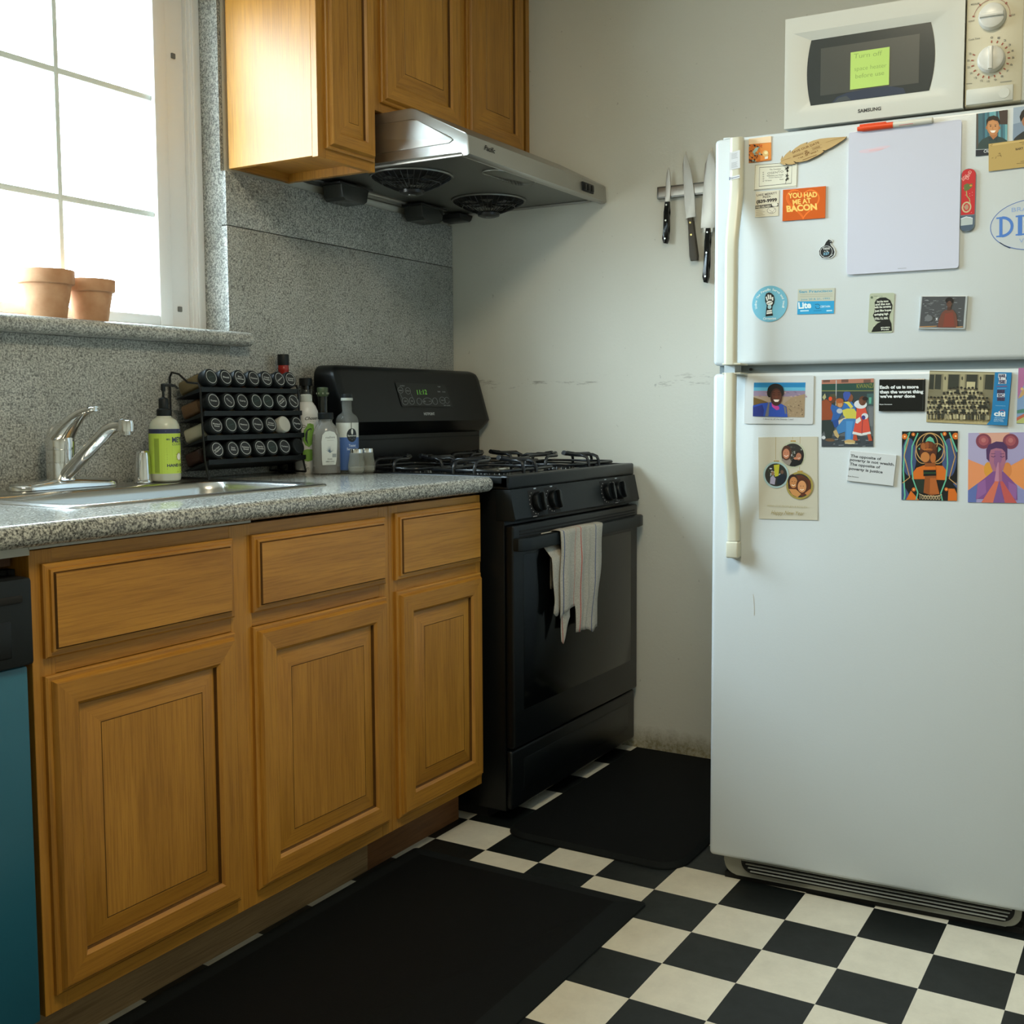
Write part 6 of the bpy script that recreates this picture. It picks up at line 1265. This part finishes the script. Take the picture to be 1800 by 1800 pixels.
# ------------------------------------------------------------------ microwave on the refrigerator
mc = thing('microwave_oven', 'white microwave with two dials standing on top of the refrigerator', 'microwave', tuple((MF @ Vector((.155, 0, 1.679)))), FRZ)
ZB = 1.679; zz = lambda z: z-ZB; sx_ = lambda s_: s_-.155
mb = MB(); mb.box(.004, .476, .034, .36, zz(1.702), zz(1.925), 'microw', .005)
mb.finish('housing', mc)
for x, y in ((.04, .08), (.44, .08), (.04, .32), (.44, .32)): mb = MB(); mb.cyl((x, y, 0), (x, y, .024), .012, 'blackp', 12); mb.finish('foot', mc)
mb = MB()
gw = .046
mb.box(0, .362, .012, .034, zz(1.6975), zz(1.928), 'microw', .004)
# bevelled surround sinking to the window
o4 = [(.0, zz(1.6975)), (.362, zz(1.6975)), (.362, zz(1.928)), (.0, zz(1.928))]
def bow(z, side): t_ = (z-zz(1.811))/.0695; return (.055-.009*(1-t_*t_)) if side == 0 else (.2955+.010*(1-t_*t_))
nseg = 12; pil = []
zl0, zl1 = zz(1.742), zz(1.878)
L = [(bow(zl0+(zl1-zl0)*k/nseg, 0), zl0+(zl1-zl0)*k/nseg) for k in range(nseg+1)]; R = [(bow(zl0+(zl1-zl0)*k/nseg, 1), zl0+(zl1-zl0)*k/nseg) for k in range(nseg+1)]
win = L[::-1]+[(a, b) for a, b in R]      # from top left down, then right side up
win = [(x, z) for x, z in win]
def grow(p, d, dx): cx, czz = .176, zz(1.810); return (cx+(p[0]-cx)*dx, czz+(p[1]-czz)*d)
mi_ = mb.mi('microw'); ring0 = [mb.bm.verts.new((x, .008, z)) for x, z in win]
outr = []
for x, z in win:
    g_ = grow((x, z), 1.25, 1.30); outr.append((min(max(g_[0], .010), .345), g_[1]))
ring1 = [mb.bm.verts.new((x, 0, z)) for x, z in outr]
ring2 = [mb.bm.verts.new((min(max(.181+(x-.181)*4, .0), .362), 0, min(max(zz(1.8128)+(z-zz(1.8128))*4, zz(1.6975)), zz(1.928)))) for x, z in outr]
for a, b in ((ring0, ring1),):
    for k in range(len(a)): mb.bm.faces.new((a[k], a[(k+1) % len(a)], b[(k+1) % len(a)], b[k])).material_index = mi_
# flat front ring out to the door edge
OUT = []
for x, z in outr:
    cx, czz = .181, zz(1.8128); dx, dz = x-cx, z-czz; f = min((.181/abs(dx)) if abs(dx) > 1e-6 else 99, (.11525/abs(dz)) if abs(dz) > 1e-6 else 99); OUT.append((cx+dx*f, czz+dz*f))
# snap corners
for cxx, czz_ in o4:
    k = min(range(len(OUT)), key=lambda q: (OUT[q][0]-cxx)**2+(OUT[q][1]-czz_)**2); OUT[k] = (cxx, czz_)
ring2 = [mb.bm.verts.new((x, .0005, z)) for x, z in OUT]
for k in range(len(ring1)): mb.bm.faces.new((ring1[k], ring1[(k+1) % len(ring1)], ring2[(k+1) % len(ring1)], ring2[k])).material_index = mi_
ring3 = [mb.bm.verts.new((v.co.x, .013, v.co.z)) for v in ring2]
for k in range(len(ring2)): mb.bm.faces.new((ring2[k], ring2[(k+1) % len(ring2)], ring3[(k+1) % len(ring2)], ring3[k])).material_index = mi_
md_ = mb.finish('oven_door', mc, sharp=25)
mb = MB(); f = mb.face([(x, .0075, z) for x, z in win], pm('dark_grey_mesh_window', (.045, .052, .052), .22)); bmesh.ops.triangulate(mb.bm, faces=[f])
A = Art(mb, 1, 1, (0, 0), (1, 0), (0, 1), y=.0072); A.m2 = lambda p: (p[0], p[1]); A.clampz = lambda q: q
A.poly([(.075, zz(1.760)), (.275, zz(1.760)), (.275, zz(1.858)), (.075, zz(1.858))], pm('perforated_screen', (.060, .066, .062), .35))
# blue plate seen through the glass
A.poly([(.100, zz(1.7425)), (.110, zz(1.753)), (.130, zz(1.759)), (.170, zz(1.762)), (.215, zz(1.7615)), (.245, zz(1.754)), (.250, zz(1.7425))], '#1c2c44'); A.poly([(.104, zz(1.7425)), (.113, zz(1.751)), (.130, zz(1.753)), (.140, zz(1.7425))], '#3a4248')
mb.finish('door_window', md_, smooth=False)
mb = MB(); A = Art(mb, .048, .0095, (0, 0), (48, 0), (0, 9.5), y=-.0004, ox=.1795, oz=zz(1.7115)); A.text('SAMSUNG', (0, 8), (47, 8), 6.8, '#3a3e42', bold=.03); mb.finish('maker_lettering', md_, smooth=False)
mb = MB(); mb.box(.3645, .470, .004, .034, zz(1.6995), zz(1.926), 'beige', .003); mb.box(.466, .476, .006, .034, zz(1.6995), zz(1.926), 'microw', .003)
cp_ = mb.finish('control_panel', mc)
mb = MB(); mb.box(.3675, .4545, .0012, .010, zz(1.702), zz(1.7325), 'microw', .0015); mb.cyl((.438, .0014, zz(1.717)), (.438, .0004, zz(1.717)), .010, 'microw', 20); mb.finish('door_button', cp_)
for q, z in ((0, 1.8685), (1, 1.786)):
    mb = MB(); Mx = Matrix.Translation((.4125, .004, zz(z))) @ Matrix.Rotation(radians(90), 4, 'X')
    mb.lathe([(.0262, 0), (.0262, .003), (.0245, .006), (.0235, .013), (.020, .015), (.001, .0155)], 'knobw', seg=36, mat=Mx)
    kb = mb.finish('dial', cp_); mb = MB(); mb.prism([(-.022, -.004), (.022, -.004), (.022, .004), (-.022, .004)] if q == 0 else [(-.004, -.022), (.004, -.022), (.004, .022), (-.004, .022)], -.0165, -.008, 'knobw', ax='y', bev=.0025)
    bmesh.ops.translate(mb.bm, vec=(.4125, 0, zz(z)), verts=mb.bm.verts); mb.finish('grip', kb)
mb = MB(); A = Art(mb, .104, .22, (1380, 0), (1780, 0), (1380, 750), y=.0034, ox=.4165, oz=zz(1.70)); A.clampz = lambda q: q
A.m2 = lambda p: (.3645+(p[0]-1380)*.000259+0, zz(1.786)-((p[1]-425)+(p[0]-1560)*.131)*.000270)
rd = '#8a3a28'
for k in range(17):
    a = radians(-88+k*18.2) if k < 17 else 0; c_, s_ = cos(a), sin(a); A.line([(1560+122*c_, 425+118*s_-(122*c_)*.131*1), (1560+140*c_, 425+136*s_-(140*c_)*.131)], 9, rd)
for k, t_ in enumerate(('0', '1', '2', '3', '4', '5', '6', '7', '8', '9', '10', '12', '15', '20', '25', '30', '35')):
    a = radians(-88+k*18.2); c_, s_ = cos(a), sin(a); x, y = 1560+160*c_, 425+156*s_-160*c_*.131; A.text(t_, (x-9, y+7), (x+9, y+5), 14, '#6a6a62')
A.line([(1560+130*cos(radians(a)), 120+126*sin(radians(a))-130*cos(radians(a))*.131) for a in range(-170, 10, 10)], 3, rd)
for a in (-170, -130, -90, -40, 5): A.line([(1560+124*cos(radians(a)), 120+120*sin(radians(a))-124*cos(radians(a))*.131), (1560+140*cos(radians(a)), 120+136*sin(radians(a))-140*cos(radians(a))*.131)], 10, rd)
A.text('Cook Time', (1400, 288), (1480, 276), 12, '#6a6a62'); A.text('HIGH', (1690, 118), (1725, 112), 12, '#6a6a62'); A.text('DEFROST', (1395, 155), (1440, 148), 10, '#6a6a62'); A.text('MEDIUM', (1410, 34), (1470, 26), 11, '#6a6a62'); A.line([(1632, 588), (1714, 577)], 5, '#8a8a80'); A.line([(1388, 600), (1432, 596)], 3, '#6a6a62')
mb.finish('dial_markings', cp_, smooth=False)
# note
nt = tag(None or (lambda: None)() or bpy.data.objects.new('sticky_note', None), '', '') if False else None
mb = MB(); mb.box(-.0395, .0395, -.0004, 0, 0, .0765, C('#b0cf6e', .7)); A = Art(mb, .079, .0765, (545, 375), (822, 327), (552, 645), y=-.0005)
def scr(pts, w_=4): A.line(pts, w_, '#7a9a52')
A.text('Turn off', (575, 418), (775, 388), 34, '#7a9850', bold=-.012, shear=.15); A.text('space heater', (578, 508), (808, 472), 30, '#7a9850', bold=-.012, shear=.15); A.text('before use', (588, 562), (792, 528), 32, '#7a9850', bold=-.012, shear=.15)
o = mb.finish('sticky_note', smooth=False); o.matrix_world = MF @ Matrix.Translation((.3318, .0066, 1.7640)); tag(o, 'lime green sticky note with handwriting stuck on the microwave window', 'note')

for o in bpy.data.objects:
    if '_w' in o: del o['_w']
    if o.parent is None and o.type in ('MESH', 'EMPTY') and o.get('kind') == 'structure':
        for k in ('category', 'label'):
            if k in o: del o[k]
